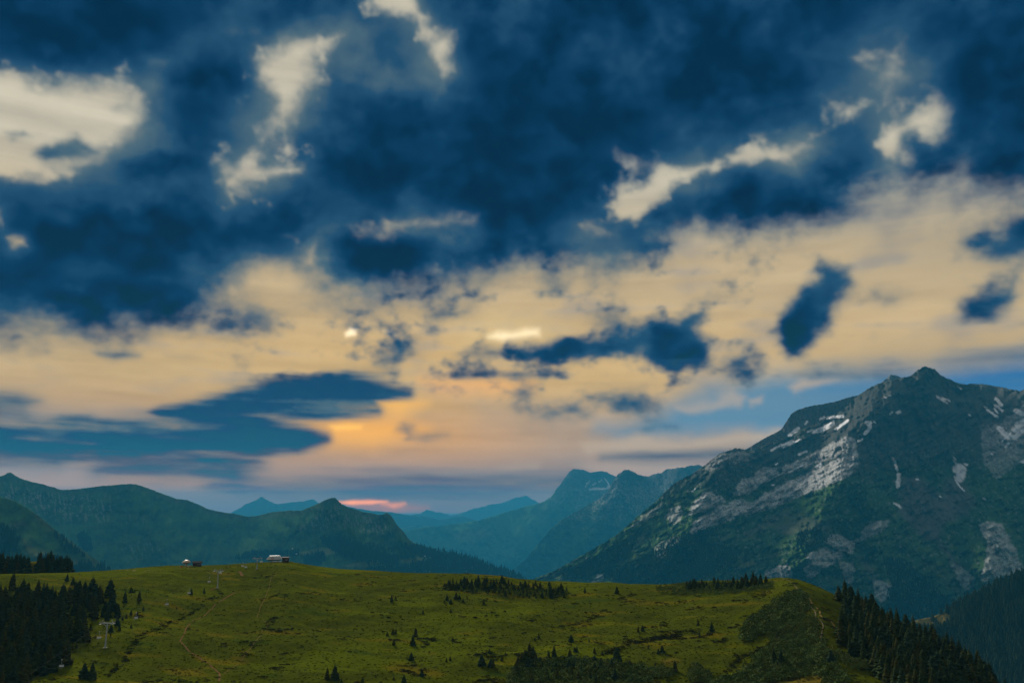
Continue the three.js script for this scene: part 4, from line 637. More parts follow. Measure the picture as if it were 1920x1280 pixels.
// scatter points inside an outline (degrees), no two closer than gap
function scatter(poly, count, gx, gy, edge = 0) {
  const xs = poly.map((q) => q[0]), ys = poly.map((q) => q[1]), out = [], cell = new Map(), key = (x, y) => Math.floor(x / gx) + '_' + Math.floor(y / gy);
  for (let k = 0; k < count * 12 && out.length < count; k++) {
    const x = lerp(Math.min(...xs), Math.max(...xs), rnd()), y = lerp(Math.min(...ys), Math.max(...ys), rnd());
    if (sdPoly(poly, x, y) < edge * (rnd() - 0.5)) continue;
    let ok = true;
    for (let i = -1; i <= 1 && ok; i++) for (let j = -1; j <= 1; j++) { const q = cell.get((Math.floor(x / gx) + i) + '_' + (Math.floor(y / gy) + j)); if (q && q.some(([a, b]) => ((a - x) / gx) ** 2 + ((b - y) / gy) ** 2 < 1)) { ok = false; break; } }
    if (!ok) continue;
    const kk = key(x, y); if (!cell.has(kk)) cell.set(kk, []); cell.get(kk).push([x, y]);
    out.push([x, y]);
  }
  return out;
}
seedState = 4242;
const leftWood = [[-33.06,-3.91], [-30.02,-4.38], [-28.45,-4.39], [-27.35,-4.67], [-25.98,-4.67], [-24.83,-5.01], [-23.82,-5.11], [-23.36,-5.43], [-23.85,-5.77], [-24.30,-6.16], [-24.72,-6.20], [-25.42,-6.22], [-25.78,-6.84], [-26.00,-7.46], [-26.26,-8.19], [-26.99,-8.47], [-27.71,-8.64], [-28.25,-9.07], [-28.96,-9.69], [-32.33,-10.40]];
for (const [a, e] of scatter(leftWood, 330, 0.24, 0.17, 0.4)) addTree(meadow, a, e, 19 + 17 * rnd() + 9 * smoothstep(-e, 6, 9.5), 'left_wood');
const rightWood = [[19.85,-4.88], [20.73,-5.25], [21.87,-5.88], [23.26,-6.66], [24.88,-7.56], [26.45,-8.48], [27.94,-9.48], [28.87,-10.50], [23.44,-11.27], [22.40,-10.17], [21.89,-9.34], [21.11,-8.81], [20.42,-8.55], [20.18,-7.79], [21.04,-7.39], [22.06,-7.22], [21.36,-6.72], [20.90,-6.19], [20.34,-5.54]];
for (const [a, e] of scatter(rightWood, 250, 0.3, 0.24, 0.2)) addTree(meadow, a, e, 26 + 18 * rnd() + 10 * smoothstep(-e, 6, 10), 'right_wood');
for (const [a, e] of scatter([[-32.68,-2.97], [-30.15,-3.05], [-29.11,-3.03], [-28.83,-3.15], [-28.82,-3.33], [-32.64,-3.31]], 42, 0.17, 0.12)) addTree(knoll, a, e, 22 + 9 * rnd(), 'knoll_left');
for (const [a, e] of scatter([[-28.26,-3.05], [-27.78,-2.95], [-27.22,-3.08], [-26.59,-3.37], [-26.50,-3.49], [-28.27,-3.43]], 34, 0.14, 0.12)) addTree(knoll, a, e, 18 + 11 * rnd(), 'knoll_right');
for (const [a, e] of scatter([[-4.48,-4.45], [-3.45,-4.36], [-2.07,-4.39], [-0.69,-4.53], [0.86,-4.69], [3.45,-4.85], [3.65,-5.18], [2.75,-5.31], [1.03,-5.16], [-0.69,-5.02], [-2.07,-4.86], [-3.79,-4.78], [-4.27,-4.65]], 95, 0.2, 0.13, 0.4)) addTree(meadow, a, e, 7 + 11 * rnd(), 'crest_mid');
for (const [a, e] of scatter([[11.08,-4.57], [12.57,-4.45], [14.21,-4.33], [16.15,-4.19], [16.20,-4.41], [14.84,-4.76], [12.89,-4.80], [11.24,-4.77]], 56, 0.22, 0.13, 0.2)) addTree(meadow, a, e, 9 + 9 * rnd() + (a > 14.5 ? 5 : 0), 'crest_right');
for (const [a, e] of scatter([[-0.17,-9.86], [1.02,-9.36], [1.70,-9.42], [2.72,-9.17], [3.73,-9.22], [4.74,-9.52], [7.08,-9.67], [7.39,-10.49], [-0.34,-10.67]], 46, 0.3, 0.3, 0.5)) addTree(meadow, a, e, 11 + 16 * rnd() ** 2, 'lower_grove', { wide: 1 + 0.5 * rnd() });
for (const [a, e] of scatter([[0.17,-9.96], [0.51,-9.24], [1.36,-8.92], [1.35,-9.86]], 9, 0.2, 0.2)) addTree(meadow, a, e, 20 + 9 * rnd(), 'lower_grove', { wide: 1.2 });
for (const [a, e] of scatter([[20.07,-8.09], [20.72,-6.20], [20.94,-6.34], [20.85,-8.35]], 5, 0.3, 0.5)) addTree(meadow, a, e, 40 + 12 * rnd(), 'right_wood', { wide: 0.8 });
// single trees: [bearing, elevation, apparent height, label]
const singles = [
  [[20.31,-7.60], 54, 'tall slender spruce at the near edge of the right wood beside the footpath', 6], [[16.25,-9.00], 32, 'left one of a dark spruce pair in the shrubs below the footpath'], [[16.69,-8.98], 31, 'right one of a dark spruce pair in the shrubs below the footpath'], [[19.55,-9.07], 25, 'round dark spruce standing just left of the fence posts'], [[22.18,-9.32], 28, 'small yellowish larch in front of the right wood', 7],
  [[-11.58,-10.06], 22, 'left one of two spruces standing together at the bottom edge of the meadow'], [[-11.12,-10.08], 27, 'right and taller one of two spruces together at the bottom edge of the meadow'], [[-25.40,-9.15], 26, 'left one of two spruces below the near lift tower'], [[-24.98,-9.24], 28, 'right one of two spruces below the near lift tower'], [[-25.43,-7.33], 23, 'dense spruce just left of the near lift tower'],
  [[6.66,-9.30], 28, 'tallest spruce standing over the shrubs at the bottom centre'], [[16.56,-7.53], 20, 'lone spruce on the lower edge of the alder thicket under the footpath'], [[10.26,-9.53], 21, 'broad spruce beside the orange grass patch in the lower meadow'], [[-1.93,-9.45], 20, 'lone spruce left of the lower grove'], [[-1.22,-9.58], 18, 'spruce close beside the lower grove'], [[-6.16,-7.55], 17, 'upper one of two spruces in line down the middle of the meadow'], [[-6.32,-8.09], 18, 'lower one of two spruces in line down the middle of the meadow'],
  [[12.62,-7.13], 17, 'lone pointed spruce on the smooth slope below the right crest'], [[-22.81,-5.12], 18, 'spruce at the right tip of the left wood'], [[-6.83,-10.38], 19, 'lone spruce at the bottom edge left of centre'], [[5.65,-9.51], 17], [[7.48,-9.60], 18], [[-6.40,-8.93], 15, 'lone spruce low on the meadow under the two in line'], [[-5.71,-9.82], 16, 'lone dark spruce near the bottom edge below the others in line'], [[-7.73,-5.63], 14, 'lone spruce high on the open middle slope'], [[6.76,-5.12], 14, 'lone dark spruce just under the right end of the crest dip'],
  [[-7.49,-5.50], 9], [[-4.19,-5.60], 12], [[-3.61,-5.51], 14], [[-3.40,-5.47], 9], [[-3.95,-5.80], 10], [[-4.36,-5.76], 7], [[-3.16,-5.67], 8], [[-2.89,-5.44], 6], [[-1.82,-5.78], 10], [[-3.94,-6.29], 8], [[-5.71,-6.30], 9], [[-7.94,-7.58], 9], [[-7.58,-7.49], 11], [[-7.41,-7.47], 10], [[-7.52,-8.10], 13], [[-6.67,-8.87], 7], [[-3.78,-7.86], 9], [[-4.17,-9.12], 9], [[-3.94,-9.06], 9], [[-1.36,-9.55], 15], [[-1.63,-8.95], 8], [[-1.43,-8.86], 10], [[-8.60,-9.85], 8], [[-7.47,-10.00], 9], [[-9.41,-10.32], 14], [[1.47,-7.91], 9], [[1.71,-7.75], 10], [[0.79,-5.78], 4], [[2.75,-6.07], 6], [[-0.41,-8.96], 8], [[-0.65,-9.21], 9],
  [[4.71,-5.04], 10], [[7.67,-5.14], 5], [[11.79,-6.71], 13], [[11.99,-6.48], 6], [[11.85,-7.56], 12], [[8.05,-7.42], 13], [[8.32,-7.35], 12], [[3.78,-8.21], 14], [[4.93,-8.20], 8], [[5.26,-8.86], 12], [[4.14,-8.93], 13], [[4.01,-8.90], 10], [[5.76,-8.85], 9], [[6.13,-8.66], 10], [[6.30,-8.65], 9], [[6.78,-8.49], 10], [[7.25,-9.60], 14], [[8.65,-8.33], 8], [[9.51,-8.59], 14], [[9.27,-8.66], 10], [[9.05,-9.44], 13], [[9.31,-9.49], 10], [[16.78,-5.32], 6], [[16.51,-6.73], 10], [[15.38,-9.46], 14], [[17.78,-6.83], 8], [[14.15,-9.96], 12],
  [[-26.75,-3.81], 13, 'upper one of two small spruces on the grass above the left wood'], [[-26.42,-4.06], 14, 'lower one of two small spruces on the grass above the left wood'], [[-23.28,-4.62], 10], [[-23.11,-4.65], 6], [[-22.54,-5.58], 8], [[-22.83,-5.93], 12], [[-22.97,-6.01], 10], [[-23.19,-5.83], 10], [[-23.43,-5.96], 9], [[-23.62,-6.16], 7], [[-23.88,-6.42], 15, 'spruce with a chair of the lift passing in front'], [[-23.74,-6.72], 14], [[-24.19,-6.79], 13], [[-23.12,-6.57], 7], [[-25.28,-6.55], 12], [[-25.69,-6.59], 9], [[-25.93,-7.64], 10], [[-26.11,-7.69], 9], [[-24.78,-9.00], 8], [[-24.19,-7.20], 7], [[-19.91,-4.76], 12, 'left one of two small spruces under the upper lift chairs'], [[-19.18,-4.72], 11, 'right one of two small spruces under the upper lift chairs'], [[-20.68,-5.47], 5], [[-28.30,-8.84], 13], [[-28.50,-8.88], 16], [[-10.69,-10.31], 12],
];
for (let i = 0; i < singles.length; i++) {
  const q = singles[i]; let az, el, h, label, kind;
  [[az, el], h, label, kind] = Array.isArray(q[0]) ? q : [[q[0], q[1]], q[2], q[3], q[4]];
  addTree(meadow, az, el, h * 1.04, az < -18 ? 'lift_slope' : az < 3.5 ? 'open_middle' : 'open_right', { label, kind, wide: 1 + 0.35 * rnd() });
}
spruces.sort((a, b) => b.hpx - a.hpx);
const zones = {
  left_wood: ['dark spruce packed in the wood on the lower left slope', 'spruces of the left wood'], right_wood: ['tall dark spruce packed in the wood falling away on the right', 'spruces of the right wood'],
  knoll_left: ['spruce in the dark clump at the left edge beyond the crest', 'spruces left of the knoll'], knoll_right: ['spruce in the dark clump right of the golden knoll', 'spruces right of the knoll'],
  crest_mid: ['small spruce in the thin band below the middle of the crest', 'spruces below the middle crest'], crest_right: ['small spruce in the clump on the right end of the crest', 'spruces on the right crest'],
  lower_grove: ['spruce growing out of the shrubs at the bottom centre', 'spruces of the lower grove'], lift_slope: ['small scattered spruce on the grass along the chairlift', 'scattered spruces along the lift'],
  open_middle: ['small scattered spruce on the open middle of the meadow', 'scattered spruces on the middle meadow'], open_right: ['small scattered spruce on the open right half of the meadow', 'scattered spruces on the right meadow'],
};
// the two big woods, told apart by where in the wood a tree stands
function whichWood(s) {
  const az = Math.atan2(s.p[0], -s.p[2]) / D, el = Math.asin(s.p[1] / Math.hypot(...s.p)) / D, gap = meadow.topEl(az) - el, tall = s.hpx > 46 ? 'one of the tallest spruces' : s.hpx > 38 ? 'tall dark spruce' : s.hpx > 32 ? 'middling dark spruce' : 'shorter dark spruce';
  if (s.zone === 'right_wood') return gap < 0.5 ? [tall + ' on the skyline edge of the right wood', 'skyline spruces of the right wood, ' + tall] : az < 22.6 ? [tall + ' on the side of the right wood next to the footpath', 'footpath edge of the right wood, ' + tall] : gap > 1.8 ? [tall + ' in the lowest part of the right wood', 'lowest spruces of the right wood, ' + tall] : [tall + ' in the middle of the right wood', 'middle spruces of the right wood, ' + tall];
  if (s.zone === 'left_wood') return el > -6.2 ? [tall + ' at the top edge of the left wood', 'top edge of the left wood, ' + tall] : az > -26.4 ? [tall + ' on the lift side of the left wood', 'lift side of the left wood, ' + tall] : el < -8.4 ? [tall + ' in the lowest corner of the left wood', 'lowest spruces of the left wood, ' + tall] : [tall + ' in the middle of the left wood', 'middle spruces of the left wood, ' + tall];
  return zones[s.zone];
}
const SPRUCE_MOST = 300, rest = crowns.map(() => []);
spruces.forEach((s, i) => {
  const turn = rnd() * 6.28, w = s.h * s.wide;
  if (i < SPRUCE_MOST || s.label) {
    const o = protos[s.kind].clone();
    o.position.set(s.p[0], s.p[1] - 0.25, s.p[2]); o.rotation.y = turn; o.scale.set(w, s.h, w);
    put(o, s.kind === 7 ? 'larch_tree' : 'spruce_tree');
    const [text, group] = s.label ? [s.label, null] : whichWood(s);
    tag(o, text, 'tree', group);
  } else rest[s.kind].push(new THREE.Matrix4().compose(new THREE.Vector3(s.p[0], s.p[1] - 0.25, s.p[2]), new THREE.Quaternion().setFromAxisAngle(UPV, turn), new THREE.Vector3(w, s.h, w)));
});
function instanced(name, label, g, m, mats, tint) {
  const o = new THREE.InstancedMesh(g, m, mats.length);
  mats.forEach((q, i) => { o.setMatrixAt(i, q); if (tint) o.setColorAt(i, tint(i)); });
  put(o, name); tag(o, label, null, null, 'stuff');
  return o;
}
{
  const small = new THREE.Group();
  rest.forEach((list, k) => { if (list.length) { const o = new THREE.InstancedMesh(crowns[k], leafMat, list.length); list.forEach((q, i) => o.setMatrixAt(i, q)); o.name = 'crowns'; o.userData.kind = 'stuff'; small.add(o); } });
  put(small, 'small_spruces'); tag(small, 'many more small dark spruces among the woods and along the crest', null, null, 'stuff');
}
console.log('spruces', spruces.length);

// ---------------------------------------------------------------- woods on the far slopes
function farTree() {
  seedState = 99;
  const t = [], c = [];
  for (const [y0, y1, r] of [[0.04, 0.5, 0.2], [0.26, 0.76, 0.15], [0.52, 1, 0.1]]) for (let k = 0; k < 6; k++) { const a = k / 6 * 6.283, b = (k + 1) / 6 * 6.283, ra = r * (0.8 + 0.4 * rnd()); t.push(Math.cos(a) * ra, y0, Math.sin(a) * ra, Math.cos(b) * r, y0 + 0.04, Math.sin(b) * r, 0, y1, 0); for (let i = 0; i < 3; i++) c.push(0.022, 0.036, 0.02); }
  return geo(t, c);
}
const farGeo = farTree(), nearFactor = (land) => land.o.far ?? 1;
function farWood(land, poly, count, h, label, gap = 0.05) {
  const mats = [];
  for (const [a, e] of scatter(poly, count, gap, gap * 0.7, 0.25)) { const p = land.point(a, e), k = h * nearFactor(land) * 0.85 * (0.65 + 0.7 * rnd()); mats.push(new THREE.Matrix4().compose(new THREE.Vector3(p[0], p[1] - 1, p[2]), new THREE.Quaternion().setFromAxisAngle(UPV, rnd() * 6), new THREE.Vector3(k * 1.25, k, k * 1.25))); }
  instanced('far_wood', label, farGeo, leafMat, mats);
}
seedState = 777;
{
  const mats = [];
  const edge = [[25.16,-6.00], [25.60,-5.75], [26.18,-5.42], [28.19,-4.29], [30.13,-3.29], [34.84,-0.79], [33.50,-12.26], [22.12,-13.58], [23.38,-8.72], [24.35,-7.22], [25.11,-6.59]];
  for (const [a, e] of scatter(edge, 7000, 0.11, 0.1)) { if (sdPoly(clearing, a, e) > -0.05) continue; const p = woodSlope.point(a, e), k = 20 + 15 * rnd(); mats.push(new THREE.Matrix4().compose(new THREE.Vector3(p[0], p[1] - 1, p[2]), new THREE.Quaternion().setFromAxisAngle(UPV, rnd() * 6), new THREE.Vector3(k * 1.05, k, k * 1.05))); }
  for (const q of [[25.34,-6.14], [25.47,-6.28], [25.51,-6.45], [25.30,-6.05], [26.27,-6.00], [24.83,-6.60], [25.02,-6.65]]) { const p = woodSlope.point(...q); mats.push(new THREE.Matrix4().compose(new THREE.Vector3(p[0], p[1] - 1, p[2]), new THREE.Quaternion(), new THREE.Vector3(28, 28, 28))); }
  instanced('slope_wood', 'dense dark conifer wood covering the steep slope at the right edge', crowns[0], leafMat, mats);
}
farWood(leftMtn, [[-12.37,-1.60], [-11.03,-1.54], [-10.28,-1.88], [-8.97,-2.49], [-7.33,-2.90], [-7.42,-3.30], [-9.29,-3.15], [-10.99,-2.67], [-12.09,-1.94]], 900, 22, 'dark wood on the slope under the pyramid peak');
farWood(leftMtn, [[-7.11,-2.03], [-5.56,-2.24], [-3.13,-2.75], [0.00,-3.80], [1.04,-4.33], [-2.77,-4.16], [-7.57,-3.90], [-9.28,-3.48], [-6.56,-3.37], [-5.20,-2.98], [-6.58,-2.51]], 1600, 22, 'dark wooded foot running down to the right of the pyramid peak');
farWood(leftMtn, [[-13.31,-2.75], [-12.33,-2.46], [-11.98,-2.93], [-12.63,-3.31], [-13.22,-3.24]], 160, 22, 'small dark wood left of the pale pasture');
farWood(leftMtn, [[-17.51,-2.73], [-16.57,-2.42], [-14.96,-2.37], [-13.65,-2.52], [-15.59,-2.82]], 260, 20, 'thin line of trees behind the white lift station');
farWood(leftMtn, [[-26.43,-1.17], [-26.00,-1.32], [-25.59,-2.09], [-25.77,-2.24], [-26.23,-1.84]], 120, 24, 'dark strip of wood in the gully of the left mountain');
farWood(leftMtn, [[-10.01,-1.95], [-9.33,-1.89], [-7.79,-2.30], [-7.61,-2.50], [-8.98,-2.36]], 90, 18, 'loose trees on the flank of the pyramid peak');
farWood(spur, [[-31.95,-0.52], [-30.39,-0.68], [-29.70,-1.07], [-29.36,-1.58], [-29.35,-2.17], [-31.73,-2.55]], 500, 20, 'dark wood at the left edge of the near spur');
farWood(spur, [[-28.36,-2.52], [-27.26,-2.66], [-26.68,-3.04], [-24.84,-3.14], [-24.52,-3.64], [-26.91,-3.57], [-28.18,-2.99]], 220, 26, 'dark wood at the foot of the left spur behind the crest');
farWood(spur, [[-27.68,-1.15], [-26.49,-2.02], [-25.74,-2.58], [-26.17,-2.51], [-27.05,-1.95]], 60, 18, 'loose trees along the ridge of the left spur');
farWood(great, [[5.86,-3.98], [8.79,-2.79], [10.35,-1.68], [11.71,-1.34], [14.07,-0.73], [12.04,-1.61], [12.68,-2.00], [14.64,-2.31], [13.94,-3.30], [11.59,-4.31], [7.55,-4.56]], 3000, 22, 'dark wood over the lower left flank of the great mountain');
farWood(great, [[22.95,-2.63], [23.88,-2.68], [24.68,-3.39], [25.71,-4.56], [26.55,-5.00], [25.58,-5.98], [24.13,-6.49], [23.33,-5.79], [22.93,-5.05], [23.29,-4.13]], 1500, 22, 'dark wood at the foot of the great mountain above the right trees');
farWood(great, [[2.77,-3.93], [5.20,-2.98], [6.59,-2.17], [8.33,-1.22], [7.61,-2.47], [6.21,-3.64], [4.14,-4.15]], 1100, 22, 'wooded ridge running down into the valley from the great mountain');
farWood(great, [[18.23,-1.24], [19.19,-0.91], [20.09,-1.38], [19.43,-2.03], [18.46,-2.52], [18.02,-2.05]], 300, 20, 'patch of wood between the grey cliffs of the great mountain');
console.log('far woods');

// ---------------------------------------------------------------- shrubs, dwarf heath and grass tussocks
function leafClump(seed, n, tint, tall) {
  seedState = seed;
  const t = [], c = [];
  for (let k = 0; k < n; k++) {
    const a = rnd() * 6.283, u = rnd(), r = Math.sqrt(u) * 1.0, top = tall * Math.sqrt(Math.max(0, 1 - u * 0.85)), y = top * (0.35 + 0.65 * Math.pow(rnd(), 0.5)), s = 0.14 + 0.16 * rnd(), x = Math.cos(a) * r, z = Math.sin(a) * r, q = rnd() * 6.28, tl = 0.3 + rnd(), v = 0.55 + 0.8 * rnd();
    const e1 = [Math.cos(q) * s, 0.3 * s * (rnd() - 0.5), Math.sin(q) * s], e2 = [-Math.sin(q) * s * 0.6, s * tl, Math.cos(q) * s * 0.6];
    const A = [x - e1[0], y - e1[1], z - e1[2]], B = [x + e1[0], y + e1[1], z + e1[2]], C = [x + e2[0], y + e2[1], z + e2[2]];
    t.push(...A, ...B, ...C); for (let i = 0; i < 3; i++) c.push(tint[0] * v, tint[1] * v, tint[2] * v);
  }
  return geo(t, c);
}
const alder = leafClump(5, 80, [0.12, 0.165, 0.05], 1.3), heathTuft = leafClump(7, 26, [0.05, 0.052, 0.018], 0.5);
function thicket(poly, count, size, label, land = meadow) {
  const mats = [];
  for (const [a, e] of scatter(poly, count, 0.1, 0.06, 0.35)) { const p = land.point(a, e), k = size * (0.6 + 0.8 * rnd()); mats.push(new THREE.Matrix4().compose(new THREE.Vector3(...p), new THREE.Quaternion().setFromAxisAngle(UPV, rnd() * 6), new THREE.Vector3(k, k * (0.8 + 0.5 * rnd()), k))); }
  const tone = new THREE.Color();
  instanced('alder_thicket', label, alder, leafMat, mats, () => { const v = 0.75 + 0.5 * rnd(); return tone.setRGB(v * (0.9 + 0.25 * rnd()), v, v * 0.95).clone(); });
}
seedState = 1313;
thicket([[14.37,-7.57], [14.80,-6.72], [15.73,-6.07], [16.97,-5.34], [17.98,-5.12], [18.46,-5.92], [17.90,-6.43], [16.70,-6.72], [15.66,-7.19], [14.84,-7.71]], 700, 1.7, 'grey green alder thicket spread below the right end of the crest');
thicket([[14.59,-9.34], [15.66,-8.29], [16.89,-7.70], [18.47,-7.21], [19.16,-8.14], [19.55,-9.01], [20.43,-10.07], [19.17,-10.15], [18.93,-9.34], [17.09,-9.44], [15.35,-9.91], [12.30,-10.49], [13.29,-10.00]], 1000, 1.6, 'alder thicket around the dark spruce pair in the lower right');
thicket([[-0.34,-10.73], [0.07,-9.86], [1.36,-9.55], [3.39,-9.47], [4.74,-9.33], [8.08,-9.58], [8.86,-10.06], [8.38,-10.77]], 1000, 1.6, 'alder thicket along the bottom edge at the centre');
thicket([[11.04,-9.69], [11.55,-9.30], [12.34,-9.64], [12.16,-10.01], [11.35,-9.98]], 90, 1.4, 'small round alder patch on the lower meadow');
thicket([[8.41,-9.76], [9.41,-9.49], [10.13,-9.59], [9.72,-9.91], [8.57,-10.00]], 80, 1.4, 'low shrubs around the broad spruce of the lower meadow');
thicket([[9.24,-4.80], [11.25,-4.51], [14.85,-4.51], [16.14,-4.35], [16.44,-4.60], [14.83,-4.89], [12.22,-4.94], [9.90,-5.05]], 420, 1.2, 'low shrubs under the spruces of the right crest');
thicket([[-4.48,-4.58], [-3.45,-4.42], [-0.35,-4.66], [3.45,-4.92], [3.65,-5.24], [0.69,-5.25], [-3.45,-4.85]], 380, 0.9, 'low shrubs under the spruces below the middle crest');
thicket([[15.99,-6.99], [17.27,-6.58], [18.80,-6.83], [18.92,-7.19], [17.52,-7.55], [16.26,-7.75]], 240, 1.2, 'loose shrubs between the thickets under the footpath');
thicket([[19.59,-8.54], [20.75,-8.88], [21.88,-9.46], [20.71,-9.47]], 90, 1.0, 'low bushes along the fence posts in the lower right');
{
  seedState = 2020;
  const heath_ = [], tone = new THREE.Color();
  for (let k = 0; k < 90000 && heath_.length < 4200; k++) {
    const az = lerp(-34, 31, rnd()), te = meadow.topEl(az), el = lerp(-11.4, te, rnd()), p = meadow.point(az, el);
    const m = fbm(p[0] / 9, 3, p[2] / 5.5, 4, 0.6) + 0.9 * fbm(p[0] / 34, 2, p[2] / 26, 4, 0.55) - 0.25 * fbm(p[0] / 110, 1, p[2] / 90, 4);
    if (m < 0.24 + 0.14 * rnd() || (az < -17 && rnd() < 0.5)) continue;
    const s = 0.5 + 0.9 * rnd();
    heath_.push(new THREE.Matrix4().compose(new THREE.Vector3(...p), new THREE.Quaternion().setFromAxisAngle(UPV, rnd() * 6), new THREE.Vector3(s * 1.5, s * 0.8, s)));
  }
  for (const d of drains) { const line = new THREE.CatmullRomCurve3(d.map((q) => new THREE.Vector3(q[0], q[1], 0))); for (let k = 0; k < 170; k++) { const q = line.getPoint(rnd()), p = meadow.point(q.x + 0.25 * (rnd() + rnd() - 1), q.y + 0.16 * (rnd() + rnd() - 1)), z = 0.5 + 0.9 * rnd(); heath_.push(new THREE.Matrix4().compose(new THREE.Vector3(...p), new THREE.Quaternion().setFromAxisAngle(UPV, rnd() * 6), new THREE.Vector3(z * 1.4, z, z))); } }
  instanced('dwarf_heath', 'dark low heath tufts dotted over the meadow', heathTuft, leafMat, heath_);
  const blade = []; const bc = [];
  for (let k = 0; k < 7; k++) { const a = k / 7 * 6.283, r = 0.4 * (k % 2 ? 1 : 0.5), x = Math.cos(a) * r, z = Math.sin(a) * r; blade.push(x - 0.16, 0, z, x + 0.16, 0, z, x * 1.5, 0.55, z * 1.5); for (let i = 0; i < 3; i++) bc.push(1, 1, 1); }
  const tuft = geo(blade, bc), tufts = [], tints = [];
  for (let k = 0; k < 36000; k++) {
    const az = lerp(-34, 31, rnd()), te = meadow.topEl(az), el = lerp(-11.4, te, rnd()), p = meadow.point(az, el), s = 0.5 + 0.8 * rnd(), own = meadow.o.color(az, el, ...p), v = 0.95 + 0.3 * rnd();
    tufts.push(new THREE.Matrix4().compose(new THREE.Vector3(p[0], p[1] - 0.05, p[2]), new THREE.Quaternion().setFromAxisAngle(UPV, rnd() * 6), new THREE.Vector3(s, s * 0.55, s)));
    tints.push(own.map((q) => q * v));
  }
  instanced('meadow_grass', 'tufts of alpine grass over the whole meadow', tuft, leafMat, tufts, (i) => tone.setRGB(...tints[i]).clone());
}
console.log('plants done');

// ---------------------------------------------------------------- footpaths: strips of bare soil laid on the meadow
const soilMat = new THREE.MeshPhysicalMaterial({ color: 0xffffff, vertexColors: true, roughness: 1, specularIntensity: 0, side: THREE.DoubleSide }); soilMat.name = 'soil';
function path(points, width, tint, label, broken = 0, name = 'footpath') {
  const curve = new THREE.CatmullRomCurve3(points.map((q) => new THREE.Vector3(q[0], q[1], 0))), N = points.length * 16, pos = [], col = [], idx = [], across = 4;
  let prev = null;
  for (let i = 0; i <= N; i++) {
    const q = curve.getPoint(i / N), r = curve.getPoint(Math.min(1, (i + 1) / N)), q0 = curve.getPoint(Math.max(0, (i - 1) / N));
    const A = meadow.point(q0.x, q0.y), B = meadow.point(r.x, r.y), C = meadow.point(q.x, q.y), dx = B[0] - A[0], dz = B[2] - A[2], L = Math.hypot(dx, dz) || 1, nx = -dz / L, nz = dx / L;
    const gapHere = broken && fbm(i * 0.09, 3.1, points.length, 3) * 1.6 + 0.5 < broken, w = gapHere ? 0.02 : width * (0.75 + 0.8 * Math.abs(fbm(i * 0.15, 7, 1, 3)) + 0.25 * rnd());
    for (let k = 0; k <= across; k++) {
      const f = k / across - 0.5, x = C[0] + nx * w * f * 2, z = C[2] + nz * w * f * 2, R = Math.hypot(x, z), az = Math.atan2(x, -z) / D;
      // height of the meadow here: step along the slope from the middle of the path
      const s0 = meadow.point(q.x, q.y), s1 = meadow.point(az, q.y + (k === 2 ? 0 : Math.atan2(s0[1], R) / D - Math.atan2(s0[1], Math.hypot(s0[0], s0[2])) / D));
      pos.push(x, (s0[1] + s1[1]) / 2 + 0.16, z);
      const v = 0.8 + 0.4 * rnd(); col.push(tint[0] * v, tint[1] * v, tint[2] * v);
      if (i < N && k < across) { const n = i * (across + 1) + k; idx.push(n, n + 1, n + across + 1, n + 1, n + across + 2, n + across + 1); }
    }
  }
  const g = new THREE.BufferGeometry();
  g.setAttribute('position', new THREE.Float32BufferAttribute(pos, 3)); g.setAttribute('color', new THREE.Float32BufferAttribute(col, 3)); g.setIndex(idx); g.computeVertexNormals();
  tag(put(new THREE.Mesh(g, soilMat), name), label, null, null, 'structure');
}
seedState = 888;
const EARTH = [0.17, 0.1, 0.045], EARTH_PALE = [0.2, 0.165, 0.095];
path([[-17.84,-4.97], [-18.35,-5.27], [-18.75,-5.63], [-19.31,-6.04], [-19.74,-6.33], [-20.05,-6.71], [-20.14,-7.07], [-20.27,-7.37], [-20.35,-7.57], [-20.06,-7.83], [-19.80,-8.08], [-19.43,-8.28], [-18.99,-8.51], [-18.60,-8.76], [-18.31,-9.05], [-18.11,-9.33], [-17.97,-9.63], [-17.97,-10.04]], 0.45, EARTH, 'reddish brown worn track winding down the left meadow', 0.2);
path([[-17.38,-4.76], [-17.75,-4.94], [-18.11,-5.12]], 0.8, EARTH, 'short bare strip beside the worn track on the left meadow');
path([[-17.17,-3.56], [-17.07,-3.73], [-16.99,-3.89]], 1.3, EARTH, 'small bare brown patch under the top lift tower');
path([[-18.52,-4.51], [-18.70,-4.54], [-18.82,-4.57]], 1.2, EARTH, 'bare earth at the foot of the middle lift tower');
path([[-14.90,-3.54], [-15.26,-4.11], [-15.36,-4.56], [-15.53,-5.06], [-15.81,-5.69], [-15.89,-6.00], [-15.97,-6.25], [-15.64,-6.44], [-15.31,-6.64], [-15.61,-6.94], [-15.83,-7.49], [-16.36,-8.14], [-16.95,-8.72], [-17.41,-9.27], [-17.84,-9.78]], 0.32, [0.15, 0.115, 0.035], 'faint narrow track down the meadow below the white lift station', 0.25);
path([[17.04,-4.08], [17.53,-4.38], [17.99,-5.03], [18.30,-5.46], [18.49,-5.85], [18.78,-6.15], [18.85,-6.46], [18.84,-6.70], [19.13,-6.90], [19.23,-7.14], [19.12,-7.48], [18.98,-7.79]], 0.3, EARTH_PALE, 'pale trodden footpath along the crest of the right ridge');
path([[18.38,-5.27], [18.60,-5.60], [18.74,-5.85], [19.09,-6.14], [19.10,-6.45], [19.26,-6.69], [19.59,-6.79], [19.93,-7.08]], 0.4, [0.25, 0.17, 0.06], 'second strand of the ridge footpath beside the right wood', 0.4);
path([[19.52,-8.24], [19.95,-8.52], [20.53,-8.78], [21.26,-9.15], [21.88,-9.40], [22.49,-9.70]], 0.45, [0.25, 0.17, 0.06], 'trodden earth along the fence posts in the lower right corner', 0.35);
